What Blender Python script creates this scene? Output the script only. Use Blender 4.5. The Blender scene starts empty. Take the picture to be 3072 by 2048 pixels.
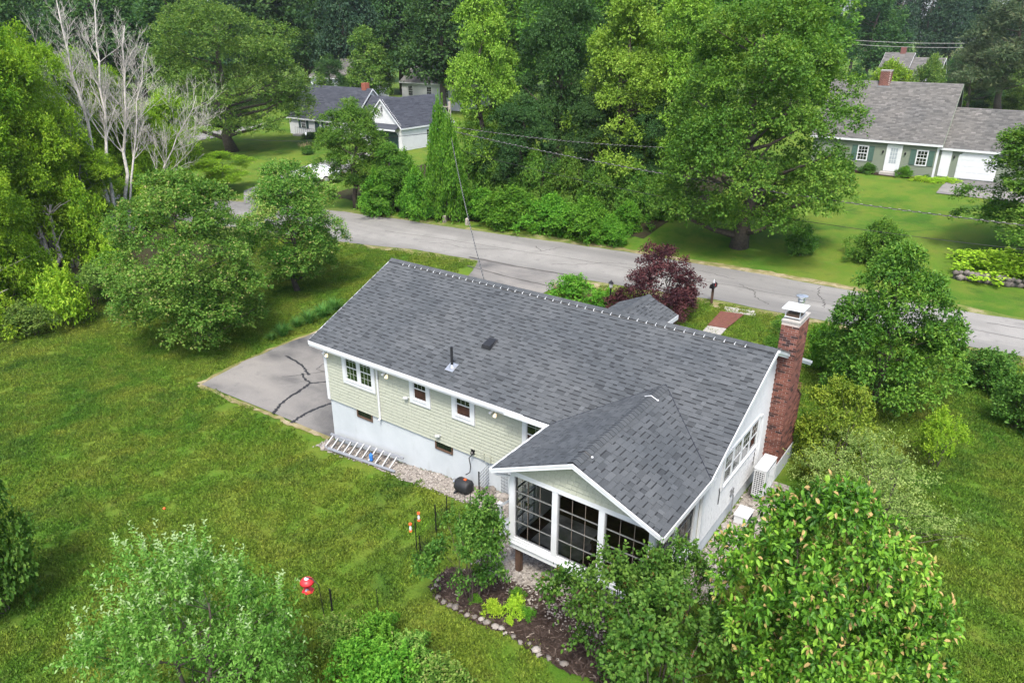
import bpy, bmesh, math, random
import numpy as np
from mathutils import Matrix, Vector

# ------------------------------------------------------------------ camera, sky, sun, exposure
scene = bpy.context.scene
CAM = np.array([18.613, -14.288, 13.462]); YAW, PITCH, ROLL, FPX = .6232, .4033, .002, 2201.2
def cam_axes():
    cy, sy = math.cos(YAW), math.sin(YAW)
    f0 = np.array([-sy, cy, 0]); r = np.array([cy, sy, 0]); u0 = np.array([0, 0, 1.])
    f = f0*math.cos(PITCH)-u0*math.sin(PITCH); u = f0*math.sin(PITCH)+u0*math.cos(PITCH)
    return r*math.cos(ROLL)+u*math.sin(ROLL), u*math.cos(ROLL)-r*math.sin(ROLL), f
CR, CU, CF = cam_axes()
cd = bpy.data.cameras.new('camera'); cam = bpy.data.objects.new('camera', cd)
scene.collection.objects.link(cam)
cd.sensor_width = 36; cd.sensor_fit = 'HORIZONTAL'; cd.lens = 36*FPX/3072; cd.clip_end = 3000; cd.clip_start = .1
cam.matrix_world = Matrix(((CR[0], CU[0], -CF[0], CAM[0]), (CR[1], CU[1], -CF[1], CAM[1]), (CR[2], CU[2], -CF[2], CAM[2]), (0, 0, 0, 1)))
scene.camera = cam
SUN_EL, SUN_AZ = math.radians(58), math.radians(150)      # azimuth clockwise from +Y
world = bpy.data.worlds.new('World'); scene.world = world; world.use_nodes = True
wn = world.node_tree.nodes; wl = world.node_tree.links
sky = wn.new('ShaderNodeTexSky'); sky.sky_type = 'NISHITA'; sky.sun_disc = False
sky.sun_elevation = SUN_EL; sky.sun_rotation = SUN_AZ; sky.air_density = .75; sky.dust_density = 3.0; sky.ozone_density = .2
bg = wn['Background']; bg.inputs['Strength'].default_value = .14
wl.new(sky.outputs['Color'], bg.inputs['Color'])
sl = bpy.data.lights.new('sun', 'SUN'); sl.energy = 1.5; sl.angle = math.radians(11); sl.color = (1, .96, .9)
sun = bpy.data.objects.new('sun', sl); scene.collection.objects.link(sun)
sd = Vector((math.sin(SUN_AZ)*math.cos(SUN_EL), math.cos(SUN_AZ)*math.cos(SUN_EL), math.sin(SUN_EL)))
sun.rotation_euler = sd.to_track_quat('Z', 'Y').to_euler()
scene.view_settings.view_transform = 'Standard'; scene.view_settings.look = 'None'
scene.view_settings.exposure = 1.62; scene.view_settings.gamma = 1; scene.view_settings.use_curve_mapping = False
scene.render.engine = 'CYCLES'
cy = scene.cycles
cy.max_bounces = 6; cy.diffuse_bounces = 3; cy.glossy_bounces = 3; cy.transmission_bounces = 4; cy.transparent_max_bounces = 12
cy.caustics_reflective = False; cy.caustics_refractive = False; cy.use_denoising = True
cy.sample_clamp_indirect = 4

# ------------------------------------------------------------------ helpers
COL = scene.collection
RNG = np.random.default_rng(7); random.seed(7)
WLOC = {}
def put(o, parent=None, world_built=True):
    COL.objects.link(o)
    if parent is not None:
        o.parent = parent
        if world_built:
            o.location = -Vector(WLOC.get(parent.name, (0, 0, 0)))
            WLOC[o.name] = (0, 0, 0)
    return o
def tag(o, label=None, cat=None, group=None, kind=None):
    if label: o['label'] = label
    if cat: o['category'] = cat
    if group: o['group'] = group
    if kind: o['kind'] = kind
    return o
def thing(name, label, cat, loc=(0, 0, 0), rz=0, group=None):
    o = bpy.data.objects.new(name, None); COL.objects.link(o); o.empty_display_size = .2
    o.location = loc; o.rotation_euler = (0, 0, rz); WLOC[o.name] = tuple(loc)
    return tag(o, label, cat, group)
def copy_tree(o, parent=None):
    c = o.copy(); COL.objects.link(c); c.parent = parent
    WLOC[c.name] = WLOC.get(o.name, (0, 0, 0))
    for ch in list(o.children): copy_tree(ch, c)
    return c

class MB:
    def __init__(s): s.v = []; s.f = []; s.sh = []; s.mi = []; s.M = None; s.m = 0; s.shade = .5
    def add(s, vs, fs, shade=None):
        b = len(s.v)
        if s.M is not None: vs = [tuple(s.M @ Vector(p)) for p in vs]
        s.v += [tuple(p) for p in vs]
        for f in fs:
            s.f.append(tuple(i+b for i in f)); s.sh.append(s.shade if shade is None else shade); s.mi.append(s.m)
        return s
    def box(s, x0, x1, y0, y1, z0, z1, shade=None):
        return s.add([(x0,y0,z0),(x1,y0,z0),(x1,y1,z0),(x0,y1,z0),(x0,y0,z1),(x1,y0,z1),(x1,y1,z1),(x0,y1,z1)],
                     [(3,2,1,0),(4,5,6,7),(0,1,5,4),(1,2,6,5),(2,3,7,6),(3,0,4,7)], shade)
    def poly(s, pts, shade=None): return s.add(pts, [tuple(range(len(pts)))], shade)
    def prism(s, pts, d, shade=None):      # polygon (3D pts) extruded along d
        n = len(pts); q = [tuple(np.array(p)+np.array(d)) for p in pts]
        fs = [tuple(reversed(range(n))), tuple(range(n, 2*n))]+[(i,(i+1)%n,n+(i+1)%n,n+i) for i in range(n)]
        return s.add(list(pts)+q, fs, shade)
    def tube(s, pts, rs, n=6, cap=True, shade=None):
        pts = [Vector([float(q) for q in p]) for p in pts]
        rs = [float(q) for q in rs] if hasattr(rs, '__len__') else [float(rs)]*len(pts)
        vs = []; fs = []
        for i, p in enumerate(pts):
            t = (pts[min(i+1,len(pts)-1)]-pts[max(i-1,0)])
            t = t.normalized() if t.length > 1e-9 else Vector((0,0,1))
            a = Vector((1,0,0)) if abs(t.x) < .8 else Vector((0,1,0))
            e1 = t.cross(a).normalized(); e2 = t.cross(e1)
            for k in range(n):
                q = 2*math.pi*k/n; vs.append(tuple(p+rs[i]*(math.cos(q)*e1+math.sin(q)*e2)))
        for i in range(len(pts)-1):
            for k in range(n): fs.append((i*n+k, i*n+(k+1)%n, (i+1)*n+(k+1)%n, (i+1)*n+k))
        if cap: fs.append(tuple(reversed(range(n)))); fs.append(tuple(range((len(pts)-1)*n, len(pts)*n)))
        return s.add(vs, fs, shade)
    def lathe(s, c, prof, n=12, shade=None):   # prof: (r,z)
        vs = []; fs = []
        for r, z in prof:
            for k in range(n):
                q = 2*math.pi*k/n; vs.append((c[0]+r*math.cos(q), c[1]+r*math.sin(q), c[2]+z))
        for i in range(len(prof)-1):
            for k in range(n): fs.append((i*n+k, i*n+(k+1)%n, (i+1)*n+(k+1)%n, (i+1)*n+k))
        fs.append(tuple(reversed(range(n)))); fs.append(tuple(range((len(prof)-1)*n, len(prof)*n)))
        return s.add(vs, fs, shade)
    def rock(s, c, r, rng, shade=None, flat=.7):
        vs = []; fs = []
        for lat in (-.9, -.35, .35, .9):
            for k in range(7):
                q = 2*math.pi*k/7+lat; w = math.cos(lat*1.35)
                j = 1+rng.uniform(-.2, .2)
                vs.append((c[0]+r[0]*w*j*math.cos(q), c[1]+r[1]*w*j*math.sin(q), c[2]+r[2]*math.sin(lat*1.35)*flat*j))
        for i in range(3):
            for k in range(7): fs.append((i*7+k, i*7+(k+1)%7, (i+1)*7+(k+1)%7, (i+1)*7+k))
        fs.append(tuple(reversed(range(7)))); fs.append(tuple(range(21, 28)))
        return s.add(vs, fs, shade)
    def build(s, name, mat, parent=None, smooth=False, world_built=True, **tags):
        me = bpy.data.meshes.new(name); me.from_pydata(s.v, [], s.f)
        mats = mat if isinstance(mat, (list, tuple)) else [mat]
        for m in mats: me.materials.append(m)
        if len(mats) > 1: me.polygons.foreach_set('material_index', s.mi)
        a = me.attributes.new('shade', 'FLOAT', 'FACE'); a.data.foreach_set('value', s.sh)
        if smooth: me.polygons.foreach_set('use_smooth', [True]*len(s.f))
        me.update()
        o = bpy.data.objects.new(name, me); put(o, parent, world_built)
        return tag(o, **tags) if tags else o
def frame_matrix(O, U, N):      # local x = U, local y = N (outward), local z = up
    U = Vector(U).normalized(); N = Vector(N).normalized(); Z = U.cross(N)
    if Z.z < 0: Z = -Z
    return Matrix(((U.x,N.x,Z.x,O[0]),(U.y,N.y,Z.y,O[1]),(U.z,N.z,Z.z,O[2]),(0,0,0,1)))

# ------------------------------------------------------------------ materials
class NT:
    def __init__(s, name):
        s.m = bpy.data.materials.new(name); s.m.use_nodes = True; s.t = s.m.node_tree; s.b = s.t.nodes['Principled BSDF']
        s.out = s.t.nodes['Material Output']
    def n(s, typ, **kw):
        nd = s.t.nodes.new('ShaderNode'+typ)
        for k, v in kw.items(): setattr(nd, k, v)
        return nd
    def l(s, a, b): s.t.links.new(a, b)
    def pos(s):
        g = s.n('NewGeometry'); return g.outputs['Position']
    def noise(s, scale, detail=4, rough=.55, vec=None, dist=0, mapscale=None):
        nd = s.n('TexNoise'); nd.inputs['Scale'].default_value = scale; nd.inputs['Detail'].default_value = detail
        nd.inputs['Roughness'].default_value = rough; nd.inputs['Distortion'].default_value = dist
        v = vec if vec is not None else s.pos()
        if mapscale:
            mp = s.n('Mapping'); mp.inputs['Scale'].default_value = mapscale; s.l(v, mp.inputs['Vector']); v = mp.outputs['Vector']
        s.l(v, nd.inputs['Vector']); return nd.outputs['Fac']
    def attr(s, name):
        a = s.n('Attribute'); a.attribute_name = name; return a.outputs['Fac']
    def ramp(s, fac, stops, interp='LINEAR'):
        r = s.n('ValToRGB'); e = r.color_ramp.elements; r.color_ramp.interpolation = interp
        while len(e) > 1: e.remove(e[-1])
        e[0].position = stops[0][0]; e[0].color = (*stops[0][1], 1)
        for p, c in stops[1:]:
            k = e.new(p); k.color = (*c, 1)
        s.l(fac, r.inputs['Fac']); return r.outputs['Color']
    def mix(s, fac, a, b, mode='MIX'):
        m = s.n('Mix'); m.data_type = 'RGBA'; m.blend_type = mode
        for sock, v in ((m.inputs[0], fac), (m.inputs[6], a), (m.inputs[7], b)):
            if isinstance(v, (int, float)): sock.default_value = v
            elif isinstance(v, tuple): sock.default_value = (*v, 1)
            else: s.l(v, sock)
        return m.outputs[2]
    def math(s, op, a, b=0.0, clamp=False):
        m = s.n('Math'); m.operation = op; m.use_clamp = clamp
        for sock, v in ((m.inputs[0], a), (m.inputs[1], b)):
            if isinstance(v, (int, float)): sock.default_value = v
            else: s.l(v, sock)
        return m.outputs[0]
    def color(s, c):
        if isinstance(c, tuple): s.b.inputs['Base Color'].default_value = (*c, 1)
        else: s.l(c, s.b.inputs['Base Color'])
        return s
    def set(s, rough=None, metal=None, spec=None):
        if rough is not None: s.b.inputs['Roughness'].default_value = rough
        if metal is not None: s.b.inputs['Metallic'].default_value = metal
        if spec is not None: s.b.inputs['Specular IOR Level'].default_value = spec
        return s
    def bump(s, h, strength=.3, dist=.02):
        b = s.n('Bump'); b.inputs['Strength'].default_value = strength; b.inputs['Distance'].default_value = dist
        s.l(h, b.inputs['Height']); s.l(b.outputs['Normal'], s.b.inputs['Normal']); return s
def plain(name, c, rough=.6, metal=0, var=.12, scale=6, spec=.4, bump=0):
    t = NT(name); n = t.noise(scale, 5)
    lo = tuple(x*(1-var) for x in c); hi = tuple(min(1, x*(1+var)) for x in c)
    t.color(t.ramp(n, [(.3, lo), (.7, hi)])).set(rough, metal, spec)
    if bump: t.bump(t.noise(scale*8, 3), bump)
    return t.m
def shaded(name, stops, rough=.85, grain=60, gvar=.25, spec=.25, bump=.15, big=None):
    t = NT(name); c = t.ramp(t.attr('shade'), stops)
    g = t.noise(grain, 3, .7); c = t.mix(1.0, c, t.ramp(g, [(.3, (1-gvar,)*3), (.7, (1+gvar,)*3)]), 'MULTIPLY')
    if big: c = t.mix(1.0, c, t.ramp(t.noise(big, 3), [(.35, (.85, .86, .88)), (.65, (1.08, 1.06, 1.05))]), 'MULTIPLY')
    t.color(c).set(rough, 0, spec); t.bump(g, bump, .01); return t.m
M = {}
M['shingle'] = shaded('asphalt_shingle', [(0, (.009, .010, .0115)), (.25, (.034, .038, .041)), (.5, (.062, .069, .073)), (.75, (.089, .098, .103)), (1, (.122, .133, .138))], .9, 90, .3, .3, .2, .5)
M['shingle_dark'] = shaded('weathered_black_shingle', [(0, (.03, .034, .044)), (1, (.062, .068, .082))], .9, 40, .35)
M['shingle_grey'] = shaded('weathered_grey_shingle', [(0, (.075, .075, .07)), (.5, (.11, .108, .10)), (1, (.16, .155, .145))], .9, 30, .3, big=.4)
M['white'] = plain('white_trim_paint', (.55, .57, .58), .45, var=.06, scale=3)
M['white_wall'] = plain('white_siding_paint', (.53, .54, .54), .6, var=.05, scale=2)
M['sage'] = shaded('sage_shingle_siding', [(0, (.285, .302, .240)), (1, (.375, .392, .318))], .7, 25, .08, .3, .08)
t = NT('pale_painted_foundation'); p_ = t.pos(); c_ = t.ramp(t.noise(1.1, 6, .6, p_), [(.3, (.39, .425, .44)), (.7, (.46, .495, .51))])
c_ = t.mix(t.ramp(t.noise(1.0, 6, .7, p_, .3, (2.2, 2.2, .5)), [(.55, (0, 0, 0)), (.78, (.55, .55, .55))]), c_, (.27, .275, .26)); t.color(c_).set(.85, 0, .25); t.bump(t.noise(14, 4, .6, p_), .2, .01); M['foundation'] = t.m
M['glass'] = (lambda t: t.color(t.ramp(t.noise(1.5, 2), [(.3, (.006, .009, .008)), (.7, (.016, .022, .017))])).set(.06, 0, .9).m)(NT('dark_window_glass'))
M['glass_green'] = (lambda t: t.color(t.ramp(t.noise(3, 3), [(.35, (.012, .018, .010)), (.65, (.035, .06, .022))])).set(.08, 0, .8).m)(NT('green_tinted_glass'))
M['room_brown'] = plain('dim_brown_interior', (.05, .022, .015), .5, var=.6, scale=5)
M['muntin'] = plain('grey_muntin', (.30, .32, .30), .5, var=.05)
M['brown_frame'] = plain('brown_wood_frame', (.10, .06, .04), .6, var=.2)
M['brick'] = shaded('red_brick', [(0, (.035, .025, .025)), (.15, (.085, .038, .030)), (.5, (.16, .065, .048)), (1, (.235, .105, .078))], .85, 40, .25, .25, .3, 1.2)
M['mortar'] = plain('mortar', (.42, .37, .34), .9, var=.15, scale=20)
M['concrete'] = plain('pale_concrete', (.33, .315, .29), .85, var=.12, scale=4, bump=.2)
M['steel'] = plain('stainless_steel', (.55, .56, .56), .35, .8, .1)
M['black_metal'] = plain('black_metal', (.012, .012, .014), .45, .2, .2)
M['black_plastic'] = plain('black_cover', (.014, .015, .017), .6, 0, .3)
M['aluminium'] = plain('aluminium', (.26, .27, .28), .5, .5, .1)
M['wood_dark'] = plain('dark_wood', (.07, .04, .025), .75, var=.35, scale=9)
M['wood_red'] = plain('red_brown_boards', (.13, .05, .035), .75, var=.25, scale=8)
M['wood_grey'] = plain('weathered_grey_wood', (.30, .27, .23), .85, var=.25, scale=9)
M['wire'] = plain('black_wire', (.02, .02, .02), .5)
M['wire_pale'] = plain('grey_cable', (.22, .22, .21), .5)
M['green_siding'] = plain('grey_green_siding', (.155, .185, .135), .7, var=.06, scale=1)
M['green_shutter'] = plain('green_shutter', (.05, .10, .078), .6)
M['green_dark'] = plain('dark_green_door', (.02, .045, .045), .5)
M['stone'] = shaded('field_stone', [(0, (.10, .09, .08)), (.5, (.21, .19, .168)), (1, (.38, .355, .325))], .9, 14, .25, .2, .4)
M['red'] = plain('red_plastic', (.55, .03, .035), .4)
M['orange'] = plain('orange_plastic', (.75, .12, .03), .4)
M['blue'] = plain('blue_plastic', (.03, .16, .5), .4)
M['pane_porch'] = None
# ------------------------------------------------------------------ terrain
CP = np.array([(-30,-20,0),(-12,-14,0),(0,-20,0),(0,-8,0),(4,-3,.05),(0,-2,0),(3.5,.3,.27),(5.7,.3,.5),(8,.3,.8),(8,-2.5,.55),(6,-5,.3),(10,-3,.8),(10,-6,.7),(12,-6,.85),(14,-5,1.05),(14.2,3,1.2),(15.5,0,1.2),(18,5,1.2),(20,-8,1.0),(24,0,1.2),(14.2,8,1.15),(8,9,1.1),(2,9,.8),(.2,6.5,.1),(.2,.5,0),(-4,4,0),(-4,9,.15),(-6,13,.25),(-10,3,0),(-14,10,.1),(-20,18,.35),(-10,20,.45),(0,22,.55),(10,23,.65),(20,24,.7),(32,25,.7),
(0,28,.6),(10,28.5,.7),(20,28,.8),(0,34,.95),(10,36,1.2),(5,58,2.12),(20,45,1.9),(15,58,2.1),(8,54,2.0),(30,60,2.5),(-20,26,.4),(-40,45,.9),(-60,30,.5),(-30,-5,0),(-60,0,0),(-30,60,1.2),(0,80,3),(30,90,3.5),(-60,100,2),(-20,40,.7),(-10,34,.7),(60,40,1.5),(60,0,1)], float)
def zt_raw(x, y):
    w = ((CP[:, 0]-x)**2+(CP[:, 1]-y)**2+.6)**-1.7
    return float((w*CP[:, 2]).sum()/w.sum())
def axis(lo, hi, step, far_lo, far_hi):
    a = list(np.arange(lo, hi+1e-6, step)); s = step; x = lo
    while x > far_lo: s *= 1.25; x -= s; a.insert(0, x)
    s = step; x = hi
    while x < far_hi: s *= 1.25; x += s; a.append(x)
    return np.array(a)
GX = axis(-30, 30, .75, -700, 700); GY = axis(-22, 40, .75, -300, 900)
GZ = np.array([[zt_raw(x, y) for x in GX] for y in GY])
def zt(x, y):
    i = min(max(int(np.searchsorted(GX, x))-1, 0), len(GX)-2); j = min(max(int(np.searchsorted(GY, y))-1, 0), len(GY)-2)
    a = (x-GX[i])/(GX[i+1]-GX[i]); b = (y-GY[j])/(GY[j+1]-GY[j])
    return float((GZ[j,i]*(1-a)+GZ[j,i+1]*a)*(1-b)+(GZ[j+1,i]*(1-a)+GZ[j+1,i+1]*a)*b)
VV = 3072/2352
def ray(px, py): return (px*VV-1536)/FPX*CR-(py*VV-1024)/FPX*CU+CF
def G(px, py):                      # where the line of sight of a photo point meets the terrain
    d = ray(px, py); z = .5
    for i in range(30):
        P = CAM+(z-CAM[2])/d[2]*d; z = .5*z+.5*zt(P[0], P[1])
    return (float(P[0]), float(P[1]), zt(P[0], P[1]))
def at_y(px, py, y): d = ray(px, py); return CAM+(y-CAM[1])/d[1]*d
def at_x(px, py, x): d = ray(px, py); return CAM+(x-CAM[0])/d[0]*d
def at_depth(px, py, D): return CAM+ray(px, py)*D
def depth(P): return float((np.array(P)-CAM)@CF)
def height_to(P, py):               # height of a vertical at P whose top shows at photo row py
    D = depth(P); k = 0.0
    for i in range(30):
        Q = np.array(P)+[0, 0, k]; v = Q-CAM; yy = (1024-FPX*(v@CU)/(v@CF))/VV
        k += (yy-py)*VV*(v@CF)/FPX*1.02
    return max(k, .2)
def m_per_px(P): return depth(P)*VV/FPX

def lawn_nodes(t, k=1.0):
    p = t.pos()
    big = t.noise(.14, 6, .6, p); mid = t.noise(.55, 8, .68, p, .3); sm = t.noise(2.6, 8, .72, p); fine = t.noise(24, 4, .8, p)
    c = t.ramp(big, [(.32, (.052*k, .140*k, .014*k)), (.5, (.088*k, .188*k, .019*k)), (.66, (.130*k, .212*k, .027*k))])
    c = t.mix(t.ramp(mid, [(.42, (0, 0, 0)), (.68, (.9, .9, .9))]), c, (.155*k, .205*k, .030*k))
    c = t.mix(t.ramp(sm, [(.52, (0, 0, 0)), (.80, (.62, .62, .62))]), c, (.160*k, .158*k, .055*k))
    c = t.mix(t.ramp(t.noise(.33, 7, .66, p, .5), [(.54, (0, 0, 0)), (.68, (.8, .8, .8))]), c, (.038*k, .105*k, .016*k))
    c = t.mix(t.ramp(t.noise(1.1, 7, .7, p), [(.60, (0, 0, 0)), (.76, (.6, .6, .6))]), c, (.19*k, .26*k, .03*k))
    c = t.mix(1.0, c, t.ramp(fine, [(.3, (.62, .62, .55)), (.7, (1.2, 1.15, 1.1))]), 'MULTIPLY')
    return c, fine, sm
t = NT('lawn'); c, fine, sm = lawn_nodes(t, .82)
t.color(c).set(.95, 0, .1); t.bump(t.math('ADD', fine, sm), .6, .04); M['lawn'] = t.m
vs = [(x, y, GZ[j, i]) for j, y in enumerate(GY) for i, x in enumerate(GX)]; nx = len(GX)
me = bpy.data.meshes.new('ground'); me.from_pydata(vs, [], [(j*nx+i, j*nx+i+1, (j+1)*nx+i+1, (j+1)*nx+i) for j in range(len(GY)-1) for i in range(nx-1)])
me.materials.append(M['lawn']); me.polygons.foreach_set('use_smooth', [True]*len(me.polygons))
tag(put(bpy.data.objects.new('ground', me)), kind='structure')

def lin(pts, n):                    # resample polyline
    P = np.array(pts, float); s = np.r_[0, np.cumsum(np.hypot(*np.diff(P[:, :2], axis=0).T))]
    q = np.linspace(0, s[-1], n); return np.stack([np.interp(q, s, P[:, 0]), np.interp(q, s, P[:, 1])], 1)
def drape(name, A, B, na, nb, mat, off=.012, jit=0, seed=1, **tags):
    r = np.random.default_rng(seed); A = lin(A, na); B = lin(B, na)
    def wob(n):
        w = np.convolve(r.normal(0, 1, n+8), np.ones(4)/4, 'same')[4:-4]+.5*r.normal(0, 1, n); return w
    D = B-A; D /= np.linalg.norm(D, axis=1)[:, None]+1e-9
    A = A+D*(wob(na)*jit)[:, None]; B = B+D*(wob(na)*jit)[:, None]
    vs = []; fs = []
    for i in range(na):
        for k in range(nb):
            s = k/(nb-1); x, y = A[i]*(1-s)+B[i]*s; vs.append((x, y, zt(x, y)+off))
    for i in range(na-1):
        for k in range(nb-1): fs.append((i*nb+k, (i+1)*nb+k, (i+1)*nb+k+1, i*nb+k+1))
    mb = MB(); mb.add(vs, fs); o = mb.build(name, mat, smooth=True)
    return tag(o, **tags) if tags else o
def ribbon(name, pts, w, mat, off, parent=None, seed=0, wig=.03):
    r = np.random.default_rng(seed); P = lin(pts, max(6, int(len(pts)*8))); n = len(P)
    T = np.gradient(P, axis=0); T /= np.linalg.norm(T, axis=1)[:, None]+1e-9; Nn = np.stack([-T[:, 1], T[:, 0]], 1)
    P = P+Nn*r.normal(0, wig, n)[:, None]; mb = MB(); vs = []
    for i in range(n):
        ww = w*(.6+.8*r.random())/2
        for s in (-1, 1): q = P[i]+Nn[i]*ww*s; vs.append((q[0], q[1], zt(*q)+off))
    mb.add(vs, [(2*i, 2*i+1, 2*i+3, 2*i+2) for i in range(n-1)])
    return mb.build(name, mat, parent)
# asphalt
def asphalt(name, lo, hi, warm, streak=None):
    t = NT(name); p = t.pos(); a = t.noise(.5, 5, .6, p, .5); g = t.noise(55, 2, .8, p)
    c = t.ramp(a, [(.3, lo), (.7, hi)])
    if streak: c = t.mix(t.ramp(t.noise(.35, 4, .6, p, 0, streak), [(.40, (0, 0, 0)), (.62, (1, 1, 1))]), c, warm); c = t.mix(t.ramp(t.noise(1.7, 7, .7, p), [(.56, (0, 0, 0)), (.66, (.35, .35, .35))]), c, (.10, .10, .098))
    c = t.mix(1.0, c, t.ramp(g, [(.25, (.72,)*3), (.75, (1.3,)*3)]), 'MULTIPLY')
    t.color(c).set(.93, 0, .2); t.bump(g, .35, .01); return t.m
M['road'] = asphalt('worn_road_asphalt', (.190, .187, .172), (.245, .240, .222), (.150, .148, .139), (.12, 1.1, 1))
M['drive'] = asphalt('driveway_asphalt', (.045, .047, .05), (.175, .17, .16), (.205, .196, .178), (.35, .8, 1))
M['tar'] = plain('crack_sealant', (.022, .022, .024), .6)
M['crack'] = plain('pavement_crack', (.07, .066, .06), .95)
def dirtmat(name, a, b, c, s=1.2):
    t = NT(name); p = t.pos(); n = t.noise(s, 6, .65, p, .4); g = t.noise(40, 3, .8, p)
    col = t.ramp(n, [(.3, a), (.5, b), (.68, c)]); col = t.mix(1.0, col, t.ramp(g, [(.25, (.6,)*3), (.75, (1.35,)*3)]), 'MULTIPLY')
    t.color(col).set(.97, 0, .1); t.bump(g, .5, .03); return t.m
M['verge'] = dirtmat('dry_sandy_verge', (.10, .13, .03), (.19, .17, .075), (.33, .28, .19))
M['verge2'] = dirtmat('thin_grass_verge', (.07, .12, .02), (.12, .15, .035), (.26, .23, .13))
M['mulch'] = dirtmat('dark_bark_mulch', (.018, .012, .010), (.035, .024, .018), (.07, .05, .04), 5)
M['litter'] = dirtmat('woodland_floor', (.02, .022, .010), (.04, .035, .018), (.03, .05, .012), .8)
M['gravelbase'] = dirtmat('gravel_bed', (.17, .15, .13), (.27, .25, .22), (.36, .34, .31), 8)
RN = [(-140,-12),(-60,7),(-38,13.2),(-25,16.4),(-18,17.8),(-13,19.0),(-8,19.4),(-1.3,19.8),(5.7,20.5),(11.7,20.8),(17.3,21.1),(20,21.5),(34,22.4),(60,24.5),(120,30)]
RF = [(-140,-6),(-60,13),(-40,19),(-30,22.2),(-25,23.5),(-20,24.3),(-13,24.8),(-5,25.6),(0,26),(8,26.1),(12,26.2),(17,26),(20,26.2),(34,27.4),(60,29.5),(120,35)]
VN = [(x, y-1.0) for x, y in RN]; VF = [(x, y+.8) for x, y in RF]
drape('verge', VN, VF, 300, 12, M['verge2'], .006, .2, 3, kind='structure')
drape('road', RN, RF, 300, 16, M['road'], .02, .07, 4, kind='structure')
drape('driveway', [(-7.35,.1),(-7.9,2.5),(-7.95,5),(-7.4,10),(-6.9,17),(-8.4,19.9)], [(.28,.42),(.28,4),(.28,8),(-.5,10),(-1.7,17),(-.8,20.1)], 60, 16, M['drive'], .035, .05, 5, kind='structure')
ribbon('verge_strip', [(-7.4,.02),(-5,.0),(-3,.15),(-1.6,.2),(.1,.35)], .22, M['verge'], .03, None, 2)['kind'] = 'structure'
ribbon('verge_strip', [(-7.45,.1),(-8.0,2.5),(-8.05,5),(-7.5,10),(-7.0,17)], .22, M['verge'], .03, None, 3)['kind'] = 'structure'
DP = lambda *pp: [G(x*1.142857/VV, (1024+y*1.142857)/VV)[:2] for x, y in pp]
for k, (q, w) in enumerate([(DP((750,40),(775,52),(795,66),(812,90)), .10), (DP((793,86),(800,100),(815,112),(862,107)), .09), (DP((815,112),(785,132),(755,152),(735,168),(718,192)), .11), (DP((872,164),(840,174),(805,190),(780,205),(765,216)), .12), (DP((740,95),(790,90),(855,80)), .03), (DP((850,60),(830,75),(855,82)), .03)]):
    tag(ribbon('tar_seam', q, w, M['tar'], .041, None, 20+k, .018), kind='structure')
r_ = np.random.default_rng(11)
tag(ribbon('pavement_joint', [(-9,19.6),(-5,19.75),(-1,19.95)], .1, M['crack'], .05, None, 9, .02), kind='structure')
tag(ribbon('pavement_joint', [(-8,18.2),(-5,18.0),(-1.5,17.8)], .1, M['crack'], .042, None, 10, .02), kind='structure')
for k, (q, w) in enumerate([([(-14,20.5),(-12,21.2),(-10.5,21.0),(-8,22.4)], .05), ([(-4,21.2),(-2.5,22.1),(-1.5,23.3),(-.3,23.7)], .05), ([(6.5,23.8),(7.6,23),(7.9,22.2),(8.8,21.5)], .05), ([(10.2,25.8),(10.4,24.6),(11,23.6),(11.2,22.7)], .06),
        ([(-18,21.3),(-10,22.3),(0,23.1),(10,23.4),(20,23.6)], .045), ([(15,21.8),(16,22.4),(17.5,22.2)], .05), ([(2,24.6),(4,24.9),(6,24.4)], .05), ([(-7,24),(-6,23.2),(-5.4,24.6)], .05), ([(18,24.9),(23,25.3),(28,25.6)], .05)]):
    tag(ribbon('pavement_crack', q, w, M['crack'], .025, None, 40+k, .05), kind='structure')
# sandy patches beside the road, woodland floor, beds
def patch(name, pts, mat, off=.014, seed=0, jit=.12, n=40, nb=6):
    h = len(pts)//2; return drape(name, pts[:h], pts[h:][::-1], n, nb, mat, off, jit, seed, kind='structure')
patch('verge_sand', [(-18,17.0),(-13,18.1),(-8.8,18.6),(-8.6,19.1),(-13,18.7),(-18,17.7)], M['verge'], .016, 5, .16)
patch('verge_sand', [(-1.2,18.6),(2,19.0),(6,19.6),(12,19.9),(20,20.3),(20,21.3),(12,20.6),(6,20.3),(2,19.9),(-1.2,19.4)], M['verge'], .016, 6, .16, 70)
patch('verge_sand', [(-5,25.8),(0,26.2),(6,26.2),(14,26.3),(14,26.9),(6,26.9),(0,26.8),(-5,26.4)], M['verge'], .016, 7, .12, 60)
patch('verge_sand', [(-26,23.6),(-20,24.4),(-12,24.9),(-12,25.4),(-20,25.0),(-26,24.2)], M['verge2'], .016, 8, .1, 60)
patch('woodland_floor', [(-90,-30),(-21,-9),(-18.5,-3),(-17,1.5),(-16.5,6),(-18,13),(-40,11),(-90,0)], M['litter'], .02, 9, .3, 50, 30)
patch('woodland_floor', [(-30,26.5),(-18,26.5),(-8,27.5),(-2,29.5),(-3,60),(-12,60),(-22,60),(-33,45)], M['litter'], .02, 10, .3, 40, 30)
# ------------------------------------------------------------------ the ranch house
HB = (7.0, 4.1, .3)
house = thing('ranch_house', 'sage and white ranch house with charcoal shingle roof and brick chimney', 'house', HB)
L, YR, ZE, ZR = 14.0, 4.084, 3.908, 5.726
WX0, WX1, WY0, WY1, ZS = .3, 13.72, .38, 7.788, 1.692
PX0, PX1, PYF, PZR = 9.601, 13.997, -2.559, 4.854
PM = (PX0+PX1)/2
rs = np.random.default_rng(3)
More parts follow.
